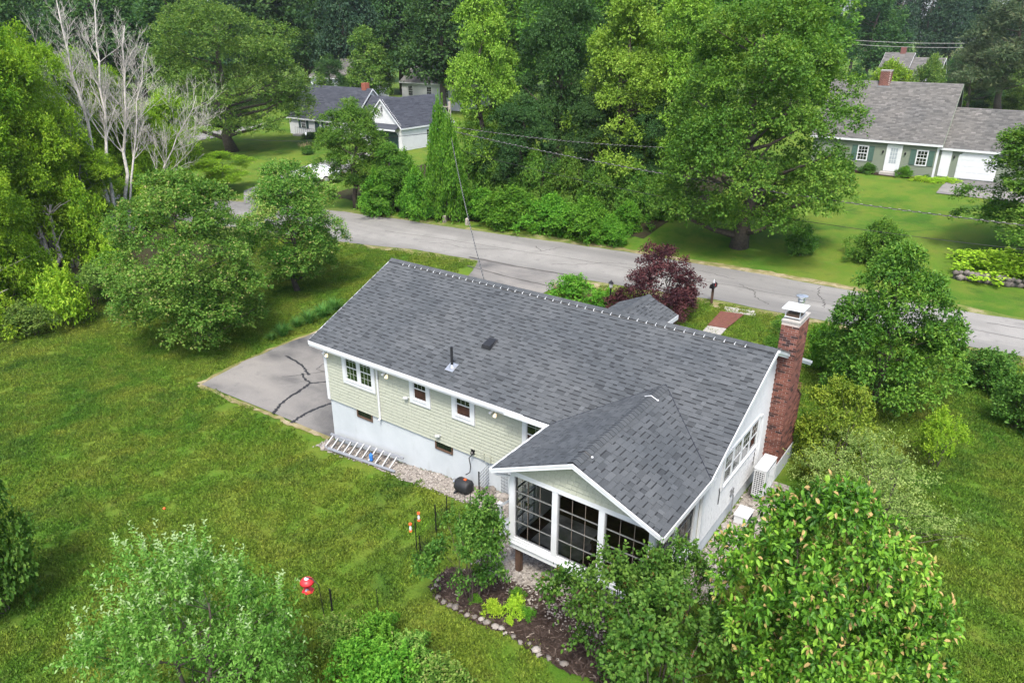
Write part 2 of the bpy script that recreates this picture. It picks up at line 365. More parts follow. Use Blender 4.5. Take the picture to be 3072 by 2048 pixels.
# walls (solid cores)
mb = MB(); zf = -.4
mb.box(WX0+.03, WX1-.03, WY0+.03, WY1-.03, zf, ZS+.01); mb.build('foundation', M['foundation'], house)
mb = MB(); mb.prism([(WX0+.012, WY0+.012, ZS-.01), (WX0+.012, WY1-.012, ZS-.01), (WX0+.012, WY1-.012, ZE-.12), (WX0+.012, YR, ZR-.14), (WX0+.012, WY0+.012, ZE-.12)], (WX1-WX0-.024, 0, 0))
mb.build('wall', M['white_wall'], house)
def siding(name, mat, Mx, w, z0, z1, row, wmin, wmax, rng, parent, top=None, holes=()):
    mb = MB(); mb.M = Mx; k = 0; z = z0
    while z < z1-.02:
        u = -rng.uniform(0, wmax); zt_ = min(z+row, z1)
        while u < w:
            ww = rng.uniform(wmin, wmax); a = max(u+.002, 0); b = min(u+ww-.002, w); u += ww
            if b-a < .02 or any(h[0]-.02 < (a+b)/2 < h[1]+.02 and h[2]-.03 < z+row/2 < h[3]+.03 for h in holes): continue
            if top is not None:
                if min(top(a), top(b)) < z+row*.4: continue
            t = .032+rng.uniform(-.003, .004); zz = zt_-.020
            if top is not None: zz = min(zz, top((a+b)/2))
            mb.add([(a,0,z),(b,0,z),(b,t,z),(a,t,z),(a,0,zz),(b,0,zz),(b,.010,zz),(a,.010,zz)],
                   [(0,1,2,3),(3,2,6,7),(0,3,7,4),(2,1,5,6),(4,7,6,5)], rng.uniform(.42, .62))
        z += row
    o = mb.build(name, mat, parent); o['kind'] = 'stuff'; return o
backM = frame_matrix((WX0, WY0, 0), (1,0,0), (0,-1,0))
mb = MB(); mb.M = backM; mb.box(0, WX1-WX0, -.01, .003, ZS, 3.74); mb.build('sheathing', M['sage'], house)
siding('siding', M['sage'], backM, WX1-WX0, ZS, 3.74, .114, .14, .26, rs, house, None, [(1.03,2.22,2.72,3.7),(4.07,4.58,2.93,3.7),(5.77,6.3,2.92,3.7),(8.3,9.2,2.6,3.7)])
rightM = frame_matrix((WX1, WY0, 0), (0,1,0), (1,0,0))
wy = WY1-WY0; yr_ = YR-WY0
M['white_shingle'] = shaded('white_shingle_siding', [(0, (.50, .51, .51)), (1, (.56, .57, .57))], .65, 25, .05, .3, .05)
siding('siding', M['white_shingle'], rightM, wy, ZS, 5.6, .15, .14, .24, rs, house, lambda u: 3.76+(ZR-ZE-.02)*(1-abs(u-yr_)/yr_), [(1.30,3.84,2.70,3.56)])
leftM = frame_matrix((WX0, WY1, 0), (0,-1,0), (-1,0,0))
siding('siding', M['sage'], leftM, wy, ZS, 5.6, .15, .14, .24, rs, house, lambda u: 3.76+(ZR-ZE-.02)*(1-abs(u-(wy-yr_))/yr_))
mb = MB(); mb.M = backM; mb.box(-.04, .09, -.02, .045, ZS-.02, 3.7); mb.build('corner_board', M['white'], house)
mb = MB(); mb.M = rightM; mb.box(-.04, .10, -.02, .045, ZS-.02, 3.72); mb.build('corner_board', M['white'], house)

# ---- roofs
SEG = []                              # every shingle tab: (roof, verts, faces, shades, centre)
def shingle_plane(roof, O, U, V, width, length, rng, keep=None, expo=.1425, wr=(.10, .32)):
    O, U, V = Vector(O), Vector(U).normalized(), Vector(V).normalized(); N = U.cross(V)
    if N.z < 0: N = -N
    k = 0
    while k*expo < length-.02:
        v0 = k*expo; v1 = min(v0+expo, length); u = -rng.uniform(0, .3); tooth = rng.random() < .5
        while u < width:
            ww = rng.uniform(*wr)
            if not tooth: ww *= 1.0
            a, b = max(u, 0), min(u+ww, width); u += ww
            if b-a < .03: tooth = not tooth; continue
            c = O+U*(a+b)/2+V*(v0+v1)/2
            if keep is None or keep(c):
                base = .001*rng.random(); t = (.013 if tooth else .006)+base
                P = lambda uu, vv, nn: tuple(O+U*uu+V*vv+N*nn)
                sh = float(np.clip(rng.normal(.57 if tooth else .54, .055), .35, .8))
                if rng.random() < .10: sh = max(.3, sh-.12)
                e = .0
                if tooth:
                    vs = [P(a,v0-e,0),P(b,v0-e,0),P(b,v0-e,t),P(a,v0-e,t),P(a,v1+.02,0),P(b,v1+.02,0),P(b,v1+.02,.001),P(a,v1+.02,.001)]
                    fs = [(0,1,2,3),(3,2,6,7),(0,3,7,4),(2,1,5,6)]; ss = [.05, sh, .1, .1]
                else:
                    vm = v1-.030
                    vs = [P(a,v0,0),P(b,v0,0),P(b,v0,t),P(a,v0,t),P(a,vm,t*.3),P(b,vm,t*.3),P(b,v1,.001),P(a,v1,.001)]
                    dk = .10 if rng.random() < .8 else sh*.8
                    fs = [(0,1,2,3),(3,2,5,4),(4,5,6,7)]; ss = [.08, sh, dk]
                SEG.append((roof, vs, fs, ss, c))
            tooth = not tooth
        k += 1
def roof_slab(name, polys, thick, mat, parent):
    mb = MB()
    for p in polys: mb.prism([tuple(np.array(q)-[0,0,.006]) for q in p], (0,0,-thick), .3)
    return mb.build(name, mat, parent)
FE = 2*YR
roof = roof_slab('roof', [[(0,0,ZE),(L,0,ZE),(L,YR,ZR),(0,YR,ZR)], [(0,YR,ZR),(L,YR,ZR),(L,FE,ZE),(0,FE,ZE)]], .09, M['shingle'], house)
porch_roof = roof_slab('porch_roof', [[(PX0,PYF,ZE),(PM,PYF,PZR),(PM,2.13,PZR),(PX0,0,ZE)], [(PM,PYF,PZR),(PX1,PYF,ZE),(PX1,0,ZE),(PM,2.13,PZR)]], .07, M['shingle'], house)
slope = (ZR-ZE)/YR
mainz = lambda y: ZE+slope*y
sl_len = math.hypot(YR, ZR-ZE)
def over_porch(c):                      # main-roof tabs that the porch roof hides
    if c.x < PX0 or c.x > PX1: return True
    pz = PZR-abs(c.x-PM)*(PZR-ZE)/(PM-PX0); return c.z > pz-.05
shingle_plane(roof, (0,0,ZE), (1,0,0), (0,YR,ZR-ZE), L, sl_len, rs, over_porch)
psl = math.hypot(PM-PX0, PZR-ZE)
above_main = lambda c: c.z > mainz(c.y)-.05 or c.y < 0
shingle_plane(porch_roof, (PX1,PYF,ZE), (0,1,0), (PM-PX1,0,PZR-ZE), 4.7, psl, rs, above_main)
shingle_plane(porch_roof, (PX0,PYF,ZE), (0,1,0), (PM-PX0,0,PZR-ZE), 4.7, psl, rs, above_main)
# front slope: seen only edge-on, one coarse layer
mb = MB()
for k in range(31):
    a, b = k/31, (k+1)/31
    for j in range(28):
        x0, x1 = j*.5, j*.5+.495
        mb.add([(x0,FE-a*YR,ZE+a*(ZR-ZE)+.012),(x1,FE-a*YR,ZE+a*(ZR-ZE)+.012),(x1,FE-b*YR,ZE+b*(ZR-ZE)+.002),(x0,FE-b*YR,ZE+b*(ZR-ZE)+.002)], [(0,1,2,3)], rs.uniform(.4,.7))
o = mb.build('shingle_field', M['shingle'], roof); o['kind'] = 'stuff'
# entry roof (front porch gable)
EYF, EX0, EX1, EZ0, EZ1 = 9.5, 6.58, 8.95, 3.88, 4.40; EM = (EX0+EX1)/2
entry = roof_slab('entry_roof', [[(EX0,EYF,EZ0),(EM,EYF,EZ1),(EM,6.9,EZ1),(EX0,7.9,EZ0)], [(EM,EYF,EZ1),(EX1,EYF,EZ0),(EX1,7.9,EZ0),(EM,6.9,EZ1)]], .06, M['shingle'], house)
esl = math.hypot(EM-EX0, EZ1-EZ0)
shingle_plane(entry, (EX1,6.9,EZ0), (0,1,0), (EM-EX1,0,EZ1-EZ0), EYF-6.9, esl, rs)
shingle_plane(entry, (EX0,6.9,EZ0), (0,1,0), (EM-EX0,0,EZ1-EZ0), EYF-6.9, esl, rs)
mb = MB(); mb.box(EX0-.02, EX0+.02, 7.6, EYF+.02, EZ0-.18, EZ0-.012); mb.box(EX1-.02, EX1+.02, 7.6, EYF+.02, EZ0-.18, EZ0-.012)
mb.prism([(EX0, EYF-.05, EZ0-.16), (EX1, EYF-.05, EZ0-.16), (EX1, EYF-.05, EZ0-.07), (EM, EYF-.05, EZ1-.07), (EX0, EYF-.05, EZ0-.07)], (0,.05,0)); mb.build('entry_fascia', M['white'], house)
mb = MB(); mb.box(EX0+.1, EX0+.2, EYF-.25, EYF-.15, zt(EX0, EYF), EZ0-.15); mb.build('entry_post', M['white'], house)
mb = MB(); mb.box(EX1-.2, EX1-.1, EYF-.25, EYF-.15, zt(EX1, EYF), EZ0-.15); mb.build('entry_post', M['white'], house)
# distribute tabs: the 300 nearest are parts, the rest one field per roof
C0 = Vector(CAM)
order = sorted(range(len(SEG)), key=lambda i: (SEG[i][4]-C0).length)
near = set([i for i in order if SEG[i][0] is not entry][:300])
fields = {}
for i, (rf, vs, fs, ss, c) in enumerate(SEG):
    if i in near:
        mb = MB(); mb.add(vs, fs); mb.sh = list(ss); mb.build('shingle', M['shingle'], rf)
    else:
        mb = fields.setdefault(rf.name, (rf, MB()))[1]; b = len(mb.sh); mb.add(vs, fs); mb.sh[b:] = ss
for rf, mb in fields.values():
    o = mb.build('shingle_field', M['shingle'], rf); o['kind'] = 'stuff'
# ridge caps
def caps(parent, A, B, D1, D2, w, step, rng):   # A->B ridge, D1/D2 downslope unit vectors
    A, B = Vector(A), Vector(B); T = (B-A); n = int(T.length/step); T.normalize()
    D1, D2 = Vector(D1).normalized(), Vector(D2).normalized(); up = Vector((0,0,1))
    for k in range(n):
        p0 = A+T*(k*step); p1 = A+T*((k+1)*step+.03); h0, h1 = .034, .022
        vs = []
        for p, h in ((p0, h0), (p1, h1)):
            vs += [tuple(p+D1*w+up*(h-.006)), tuple(p+D1*w*.35+up*(h+.006)), tuple(p+up*(h+.004)), tuple(p+D2*w*.35+up*(h+.006)), tuple(p+D2*w+up*(h-.006))]
        vs += [tuple(p0+D1*w-up*.01), tuple(p0+up*.0), tuple(p0+D2*w-up*.01)]
        mb = MB(); mb.add(vs, [(0,1,6,5),(1,2,7,6),(2,3,8,7),(3,4,9,8),(10,11,2,1,0),(11,12,4,3,2)]); s = float(rng.uniform(.42,.6))
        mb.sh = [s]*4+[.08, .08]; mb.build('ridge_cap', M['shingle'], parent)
dn = lambda dx, dy, dz: (dx, dy, dz)
caps(roof, (0,YR,ZR), (L,YR,ZR), (0,-YR,ZE-ZR), (0,YR,ZE-ZR), .16, .1425, rs)
caps(porch_roof, (PM,PYF,PZR), (PM,2.05,PZR), (PX0-PM,0,ZE-PZR), (PX1-PM,0,ZE-PZR), .15, .1425, rs)
caps(entry, (EM,EYF,EZ1), (EM,7.0,EZ1), (EX0-EM,0,EZ0-EZ1), (EX1-EM,0,EZ0-EZ1), .13, .1425, rs)
# ridge vent lip (dark slot under the caps on the near side) and valleys
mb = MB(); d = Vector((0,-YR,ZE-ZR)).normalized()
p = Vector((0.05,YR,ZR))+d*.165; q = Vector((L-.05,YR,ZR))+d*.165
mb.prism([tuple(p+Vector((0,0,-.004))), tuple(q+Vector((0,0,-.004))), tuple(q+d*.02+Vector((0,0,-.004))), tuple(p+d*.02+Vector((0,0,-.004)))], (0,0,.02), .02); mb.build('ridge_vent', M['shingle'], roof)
for xx in (PX0, PX1):
    mb = MB(); a = Vector((xx,0,ZE)); b = Vector((PM,2.13,PZR)); mb.tube([a+Vector((0,0,.006)), (a+b)/2+Vector((0,0,.006)), b+Vector((0,0,.006))], .016, 4, shade=.0); mb.build('valley', M['shingle_dark'], porch_roof)
# fascia, gutter, rakes
mb = MB(); mb.box(-.005, PX0-.9, -.025, .0, ZE-.14, ZE-.012); mb.build('fascia', M['white'], house)
mb = MB(); mb.box(.0, L, .001, WY0+.02, ZE-.20, ZE-.165); mb.build('soffit', M['white'], house)
mb = MB(); mb.box(PX0-1.45, PX0+.02, -.12, -.028, ZE-.13, ZE-.02); mb.lathe((PX0-1.40, -.07, ZE-.10), [(.055,0),(.055,.10)], 8); mb.build('gutter', M['white'], house)
mb = MB(); mb.box(-.012, L+.005, FE, FE+.03, ZE-.14, ZE-.012); mb.build('fascia', M['white'], house)
for x0 in (-.028, L+.003):
    for y0, y1 in ((0, YR), (FE, YR)):
        mb = MB(); mb.add([(x0,y0,ZE-.16),(x0,y1,ZR-.16),(x0,y1,ZR-.01),(x0,y0,ZE-.01),(x0+.025,y0,ZE-.16),(x0+.025,y1,ZR-.16),(x0+.025,y1,ZR-.01),(x0+.025,y0,ZE-.01)],
               [(0,1,2,3),(7,6,5,4),(0,4,5,1),(1,5,6,2),(2,6,7,3),(3,7,4,0)]); mb.build('rake_board', M['white'], house)
for y0, y1 in ((FE, YR),):                # second, wider rake step on the far slope
    x0 = L+.03; mb = MB(); mb.add([(x0,y0,ZE-.09),(x0,y1,ZR-.09),(x0,y1,ZR+.0),(x0,y0,ZE+.0),(x0+.03,y0,ZE-.09),(x0+.03,y1,ZR-.09),(x0+.03,y1,ZR),(x0+.03,y0,ZE)],
               [(0,1,2,3),(7,6,5,4),(0,4,5,1),(1,5,6,2),(2,6,7,3),(3,7,4,0)]); mb.build('rake_board', M['white'], house)
# downspout
mb = MB(); mb.M = backM; mb.tube([(2.5,.03,3.72),(2.5,.05,3.6),(2.5,.05,1.72),(2.5,.12,1.66)], .04, 6); mb.build('downspout', M['white'], house)

# ---- windows
def window(parent, Mx, u0, u1, v0, v1, trim=.10, units=1, cols=3, rows=2, lower=True, glassm='glass', lowm='room_brown', mull=.06, sashm='white', depth=.0, half_grid=True, tr=None):
    mb = MB(); mb.M = Mx; t = trim; d = .06
    mb.box(u0-t, u0, -.01, d, v0-t, v1+t); mb.box(u1, u1+t, -.01, d, v0-t, v1+t); mb.box(u0, u1, -.01, d, v0-t, v0); mb.box(u0, u1, -.01, d, v1, v1+t)
    mb.box(u0-.02, u1+.02, d, d+.02, v0-.03, v0)
    w = mb.build('window', tr or M['white'], parent)
    step = (u1-u0+mull)/units; vm = (v0+v1)/2
    for k in range(units):
        a = u0+k*step; b = a+step-mull
        mb = MB(); mb.M = Mx
        if k: mb.box(a-mull, a, -.01, .04, v0, v1)
        s = .022
        for (p, q, dd) in ((vm-.012, v1, .042), (v0, vm+.012, .036)):
            mb.box(a, a+s, .0, dd, p, q); mb.box(b-s, b, .0, dd, p, q); mb.box(a+s, b-s, .0, dd, q-s, q); mb.box(a+s, b-s, .0, dd, p, p+s*1.3)
        mb.build('sash', M[sashm], w)
        mb = MB(); mb.M = Mx; mb.box(a+s, b-s, -.005, .030, vm, v1-s); mb.build('pane', M[glassm], w)
        mb = MB(); mb.M = Mx; mb.box(a+s, b-s, -.005, .024, v0+s, vm); mb.build('pane', M[lowm], w)
        if cols:
            mb = MB(); mb.M = Mx
            for lo, hi, dd in ([(vm, v1-s, .036)] + ([(v0+s, vm, .030)] if not half_grid else [])):
                for c in range(1, cols): x = a+s+(b-a-2*s)*c/cols; mb.box(x-.007, x+.007, .0, dd, lo, hi)
                for r in range(1, rows): z = lo+(hi-lo)*r/rows; mb.box(a+s, b-s, .0, dd-.001, z-.007, z+.007)
            mb.build('muntin_grid', M['muntin'], w)
    return w
X = lambda x: x-WX0
window(house, backM, X(1.33), X(2.52), 2.72, 3.66, .155, 2, 3, 2, True, 'glass_green', 'glass_green', .13, 'white', half_grid=False)
window(house, backM, X(4.37), X(4.88), 2.93, 3.66, .165, 1, 3, 2)
window(house, backM, X(6.07), X(6.60), 2.92, 3.66, .165, 1, 3, 2)
window(house, backM, X(8.60), X(9.5), 2.6, 3.66, .14, 1, 3, 2, lowm='room_brown')
Yw = lambda y: y-WY0
window(house, rightM, Yw(1.68), Yw(4.22), 2.70, 3.56, .09, 4, 3, 2, True, 'glass', 'glass', .09, 'white', half_grid=True)
# downpipe cover on the gable (line set)
mb = MB(); mb.M = rightM; mb.tube([(Yw(4.47),.04,1.85),(Yw(4.47),.05,3.50),(Yw(4.40),.05,3.58),(Yw(4.30),.05,3.60)], .05, 6); mb.build('line_set_cover', M['white'], house)
mb = MB(); mb.M = rightM; mb.tube([(Yw(1.5),.03,2.75),(Yw(1.5),.05,2.60),(Yw(1.46),.06,2.3)], .012, 5); mb.tube([(Yw(4.3),.02,3.5),(Yw(4.28),.03,2.0)], .012, 5); mb.build('gable_cable', M['wire'], house)
mb = MB(); mb.M = rightM; mb.tube([(Yw(2.55),.03,2.05),(Yw(2.55),.10,2.0),(Yw(2.5),.12,1.4)], .02, 6); mb.box(Yw(2.5),Yw(2.64),.0,.08,1.98,2.16); mb.build('meter_conduit', M['aluminium'], house)
def basement_window(u0, u1, v0, v1):
    mb = MB(); mb.M = backM; t = .03
    mb.box(u0, u0+t*1.6, -.03, .012, v0, v1); mb.box(u1-t, u1, -.03, .012, v0, v1); mb.box(u0+t*1.6, u1-t, -.03, .012, v0, v0+t*2); w = mb.build('basement_window', M['brown_frame'], house)
    mb = MB(); mb.M = backM; mb.box(u0+t, u1-t, -.03, -.012, v0+t, v1); mb.build('pane', M['glass'], w)
basement_window(X(1.64), X(2.36), 1.40, 1.685); basement_window(X(5.13), X(5.83), 1.40, 1.685)
# flood lights, cameras, outlets
BULB = (lambda t: (t.color((.9, .75, .5)), setattr(t.b.inputs['Emission Color'], 'default_value', (1, .75, .45, 1)), setattr(t.b.inputs['Emission Strength'], 'default_value', .35), t.m)[-1])(NT('lit_flood_bulb'))
for fx in (.55, 3.32, 7.57):
    mb = MB(); mb.M = backM; u = X(fx); mb.box(u-.05, u+.05, .0, .05, 3.55, 3.62); mb.tube([(u-.02,.05,3.57),(u-.10,.12,3.5)], .014, 5); mb.tube([(u+.02,.05,3.57),(u+.03,.14,3.48)], .014, 5)
    mb.tube([(u-.10,.12,3.5),(u-.16,.16,3.43)], [.03,.05], 8); fl = mb.build('floodlight', M['white'], house)
    mb = MB(); mb.M = backM; mb.tube([(u+.03,.14,3.48),(u+.03,.17,3.42),(u+.03,.19,3.38)], [.03,.055,.05], 8); mb.build('bulb', BULB, fl)
for cx_, cz_ in ((4.06, 2.88), (5.33, 1.96)):
    mb = MB(); mb.M = backM; u = X(cx_); mb.tube([(u+.06,.0,cz_),(u+.05,.06,cz_)], .02, 6); mb.tube([(u+.08,.09,cz_+.01),(u-.06,.13,cz_-.02)], .042, 8); c_ = mb.build('security_camera', M['white'], house)
    mb = MB(); mb.M = backM; mb.tube([(u-.06,.13,cz_-.02),(u-.07,.133,cz_-.022)], .034, 8); mb.build('lens', M['black_plastic'], c_)
mb = MB(); mb.M = backM; mb.box(X(6.98), X(7.09), 0, .05, 1.70, 1.90); mb.build('outlet_box', M['sage'], house)
mb = MB(); mb.M = backM; mb.box(X(7.13), X(7.34), 0, .06, 1.69, 1.90); mb.build('outlet_box', M['sage'], house)
mb = MB(); mb.M = backM; mb.box(X(6.61), X(6.73), 0, .06, 1.78, 1.92); mb.tube([(X(6.65),.08,1.84),(X(6.70),.1,1.80)], .05, 6); mb.build('hose_bib', M['black_metal'], house)
# roof vent pipe and static vent
vp = (5.66, .69); vz = mainz(vp[1])
mb = MB(); mb.tube([(vp[0],vp[1],vz-.05),(vp[0],vp[1],vz+.66)], .04, 10); vpipe = mb.build('vent_pipe', M['black_plastic'], house)
mb = MB(); mb.prism([(vp[0]-.15,vp[1]-.17,mainz(vp[1]-.17)+.016),(vp[0]+.15,vp[1]-.17,mainz(vp[1]-.17)+.016),(vp[0]+.15,vp[1]+.13,mainz(vp[1]+.13)+.016),(vp[0]-.15,vp[1]+.13,mainz(vp[1]+.13)+.016)], (0,0,.006)); mb.lathe((vp[0],vp[1],vz), [(.09,0),(.05,.09)], 10); mb.build('flashing', M['steel'], vpipe)
def on_main(x, y, h): return (x, y, mainz(y)+h)
mb = MB(); mb.add([on_main(6.06,1.58,.015),on_main(6.40,1.58,.015),on_main(6.40,2.02,.02),on_main(6.06,2.02,.02),on_main(6.09,1.60,.13),on_main(6.37,1.60,.13),on_main(6.36,1.96,.05),on_main(6.10,1.96,.05)],
    [(0,1,5,4),(1,2,6,5),(2,3,7,6),(3,0,4,7),(4,5,6,7)]); mb.build('roof_vent', M['black_plastic'], house)
# ---- chimney
CX0, CX1, CYA, CYB, CZ0, CZ1 = 13.70, 14.18, 5.2, 6.2, 1.70, 6.13
mb = MB(); mb.box(CX0, CX1-.008, CYA+.008, CYB-.008, zf, CZ1-.02)
mb.prism([(CX0, CYB-.02, CZ0), (CX0, 6.78, CZ0), (CX0, 6.78, 3.30), (CX0, CYB-.02, 3.78)], (CX1-CX0-.008, 0, 0)); chim = mb.build('chimney', M['mortar'], house)
mb = MB(); mb.box(CX0, CX1+.02, CYA-.02, 6.80, zf, CZ0-.005); mb.build('chimney_base', M['foundation'], chim)
mb = MB(); mb.prism([(CX0, CYB+.0, 3.80), (CX0, 6.80, 3.34), (CX0, 6.82, 3.29), (CX0, CYB+.0, 3.75)], (CX1-CX0+.02, 0, 0)); mb.build('chimney_shoulder', M['wood_dark'], chim)
BR = []
rb = np.random.default_rng(21); ch, bl = .0675, .205
nrow = int((CZ1-CZ0-.06)/ch)
for r in range(nrow):
    z0 = CZ0+r*ch; z1 = z0+ch-.010
    ycut = 6.78 if z1 < 3.30 else (CYB if z0 > 3.78 else 6.78-(z1-3.30)/.48*.58)
    for face, a0, a1 in (('y', CX0, CX1), ('x', CYA, ycut)):
        u = a0-(bl/2 if r % 2 else 0)
        while u < a1-.02:
            p, q = max(u, a0), min(u+bl-.010, a1); u += bl
            if q-p < .03: continue
            out = rb.uniform(0, .004); sh = float(np.clip(rb.normal(.52, .22), .02, 1))
            if rb.random() < .10: sh = .05
            if face == 'y': bx = (p, q, CYA-out, CYA+.03, z0, z1)
            else: bx = (CX1-.03, CX1+out, p if p > a0 else p+.032, q, z0, z1)
            BR.append((bx, sh, ((bx[0]+bx[1])/2, (bx[2]+bx[3])/2, (z0+z1)/2)))
order = sorted(range(len(BR)), key=lambda i: np.linalg.norm(np.array(BR[i][2])-CAM)); nearb = set(order[:298])
field = MB()
for i, (bx, sh, c) in enumerate(BR):
    if i in nearb: mb = MB(); mb.box(*bx, shade=sh); mb.build('brick', M['brick'], chim)
    else: field.box(*bx, shade=sh)
# faces turned away from the road and roof side
for r in range(nrow):
    z0 = CZ0+r*ch; z1 = z0+ch-.010
    for j in range(5):
        if z0 > 5.3: field.box(CX0-.004, CX0+.02, CYA+.035+j*.195, CYA+.035+j*.195+.18, z0, z1, rb.uniform(.3,.7))
    for j in range(2): field.box(CX0+.02+j*.23, CX0+.02+j*.23+.2, (CYB if z0 > 3.78 else 6.74)-.03, (CYB if z0 > 3.78 else 6.78)+.003, z0, z1 if z0 < 3.2 or z0 > 3.78 else z0+.001, rb.uniform(.3,.7))
o = field.build('brick_field', M['brick'], chim); o['kind'] = 'stuff'
mb = MB(); mb.box(CX0-.012, CX1+.012, CYA-.012, CYB+.012, CZ1-.015, CZ1+.03); mb.add([(CX0-.012,CYA-.012,CZ1+.03),(CX1+.012,CYA-.012,CZ1+.03),(CX1+.012,CYB+.012,CZ1+.03),(CX0-.012,CYB+.012,CZ1+.03),(CX0+.1,CYA+.12,CZ1+.06),(CX1-.1,CYA+.12,CZ1+.06),(CX1-.1,CYB-.12,CZ1+.06),(CX0+.1,CYB-.12,CZ1+.06)], [(0,1,5,4),(1,2,6,5),(2,3,7,6),(3,0,4,7),(4,5,6,7)]); mb.build('chimney_crown', M['concrete'], chim)
mb = MB(); mb.box(CX0+.06, CX1-.06, CYA+.10, CYA+.52, CZ1+.08, CZ1+.19); mb.build('flue', M['brown_frame'], chim)
mb = MB()
for a, b in ((CX0+.04,CYA+.08),(CX1-.06,CYA+.08),(CX0+.04,CYA+.52),(CX1-.06,CYA+.52)): mb.box(a,a+.02,b,b+.02,CZ1+.08,CZ1+.34)
mb.box(CX0+.03,CX1-.03,CYA+.06,CYA+.56,CZ1+.10,CZ1+.12)
mb.prism([(CX0-.05,CYA-.02,CZ1+.34),(CX1+.05,CYA-.02,CZ1+.34),(CX1+.05,CYA+.62,CZ1+.34),(CX0-.05,CYA+.62,CZ1+.34)], (0,0,.022)); mb.build('flue_cap', M['white'], chim)
mb = MB(); mb.lathe((CX0+.24,CYA+.80,CZ1+.05), [(.08,0),(.08,.30),(.10,.31),(.10,.38),(.08,.39),(.08,.44),(.16,.46),(.16,.48),(.02,.51)], 14); mb.build('stove_pipe_cap', M['steel'], chim)
mb = MB(); mb.prism([(L-.02,YR+.02,ZR+.02),(L+.09,YR+.02,ZR+.02),(L+.09,5.18,mainz(2*YR-5.18)+.02),(L-.02,5.18,mainz(2*YR-5.18)+.02)], (0,0,.012)); mb.build('flashing', M['aluminium'], chim)

M['tan'] = plain('tan_muntin', (.18, .15, .125), .5); M['rail_grey'] = plain('grey_rail', (.15, .155, .15), .5)
# ---- screened porch
FY, QX0, QX1, QZ0, QZT = -2.2, 9.93, 13.66, 1.72, 3.90
t = NT('porch_glazing'); tr_ = t.n('BsdfTransparent'); tr_.inputs['Color'].default_value = (.62, .62, .58, 1); gl = t.n('BsdfGlossy'); gl.inputs['Roughness'].default_value = .08; gl.inputs['Color'].default_value = (.8, .85, .9, 1)
mx = t.n('MixShader'); fr = t.n('Fresnel'); fr.inputs['IOR'].default_value = 1.35; t.l(fr.outputs[0], mx.inputs[0]); t.l(tr_.outputs[0], mx.inputs[1]); t.l(gl.outputs[0], mx.inputs[2]); t.l(mx.outputs[0], t.out.inputs['Surface']); M['pane_porch'] = t.m
mb = MB(); mb.box(QX0-.02, QX1, FY+.03, WY0-.02, QZ0-.16, QZ0+.0); mb.build('porch_floor', M['wood_dark'], house)
mb = MB(); mb.box(QX0-.045, QX1+.03, FY-.03, FY+.02, QZ0-.17, QZ0+.10); mb.box(QX0-.045, QX0, FY+.021, WY0-.03, QZ0-.17, QZ0+.09); mb.box(QX1, QX1+.03, FY+.021, WY0-.03, QZ0-.17, QZ0+.09); mb.box(QX0-.07, QX1+.04, FY-.07, FY-.032, QZ0-.015, QZ0+.02); mb.build('porch_rim', M['white'], house)
mb = MB(); mb.box(QX0, QX1, FY, FY+.09, 3.68, ZE-.10); mb.box(QX0, QX0+.09, FY+.091, WY0-.03, 3.68, ZE-.1); mb.box(QX1-.09, QX1, FY+.091, WY0-.03, 3.68, ZE-.1); mb.build('porch_beam', M['white'], house)
def porch_bay(Mx, u0, u1, v0=1.88, v1=3.67, cols=3, rows=4):
    mb = MB(); mb.M = Mx; s = .022
    mb.box(u0, u0+s, -.06, -.02, v0, v1); mb.box(u1-s, u1, -.06, -.02, v0, v1); mb.box(u0+s, u1-s, -.06, -.02, v1-s, v1); mb.box(u0+s, u1-s, -.06, -.02, v0, v0+s); w = mb.build('porch_window', M['aluminium'], house)
    for c in range(cols):
        for r in range(rows):
            a = u0+s+(u1-u0-2*s)*c/cols; b = u0+s+(u1-u0-2*s)*(c+1)/cols; p = v0+s+(v1-v0-2*s)*r/rows; q = v0+s+(v1-v0-2*s)*(r+1)/rows
            mb = MB(); mb.M = Mx; mb.poly([(a+.004,-.045,p+.004),(b-.004,-.045,p+.004),(b-.004,-.045,q-.004),(a+.004,-.045,q-.004)]); mb.build('pane', M['pane_porch'], w)
    mb = MB(); mb.M = Mx
    for c in range(1, cols): x = u0+s+(u1-u0-2*s)*c/cols; mb.box(x-.005, x+.005, -.052, -.035, v0, v1)
    mb.build('muntin_grid', M['tan'], w)
    mb = MB(); mb.M = Mx
    for r in range(1, rows): z = v0+s+(v1-v0-2*s)*r/rows; mb.box(u0+s, u1-s, -.062, -.028, z-.013, z+.013)
    mb.build('rail', M['rail_grey'], w)
pf = frame_matrix((QX0, FY, 0), (1,0,0), (0,-1,0))
xs = [(.08, 1.16), (1.31, 2.39), (2.54, 3.62)]
for a, b in xs: porch_bay(pf, a, b)
mb = MB(); mb.M = pf
for a, b in ((-.03,.08),(1.16,1.31),(2.39,2.54),(3.62,QX1-QX0+.03)): mb.box(a, b, -.09, .02, QZ0+.1, 3.70)
mb.box(.08, 3.62, -.09, .012, QZ0+.1, 1.88); mb.box(-.03, QX1-QX0+.03, .0, .03, 3.67, 3.80); mb.build('porch_post', M['white'], house)
pr = frame_matrix((QX1, FY, 0), (0,1,0), (1,0,0))
for a, b in ((.12, 1.10), (1.24, 2.30)): porch_bay(pr, a, b)
mb = MB(); mb.M = pr
for a, b in ((-.0,.12),(1.10,1.24),(2.30,2.56)): mb.box(a, b, -.09, .02, QZ0+.1, 3.70)
mb.box(.12, 2.3, -.09, .012, QZ0+.1, 1.88); mb.build('porch_post', M['white'], house)
pl = frame_matrix((QX0, FY, 0), (0,1,0), (-1,0,0))
for a, b in ((.12, .95),): porch_bay(pl, a, b)
mb = MB(); mb.M = pl
for a, b in ((-.0,.12),(.95,1.15),(2.1,2.56)): mb.box(a, b, -.09, .02, QZ0+.1, 3.70)
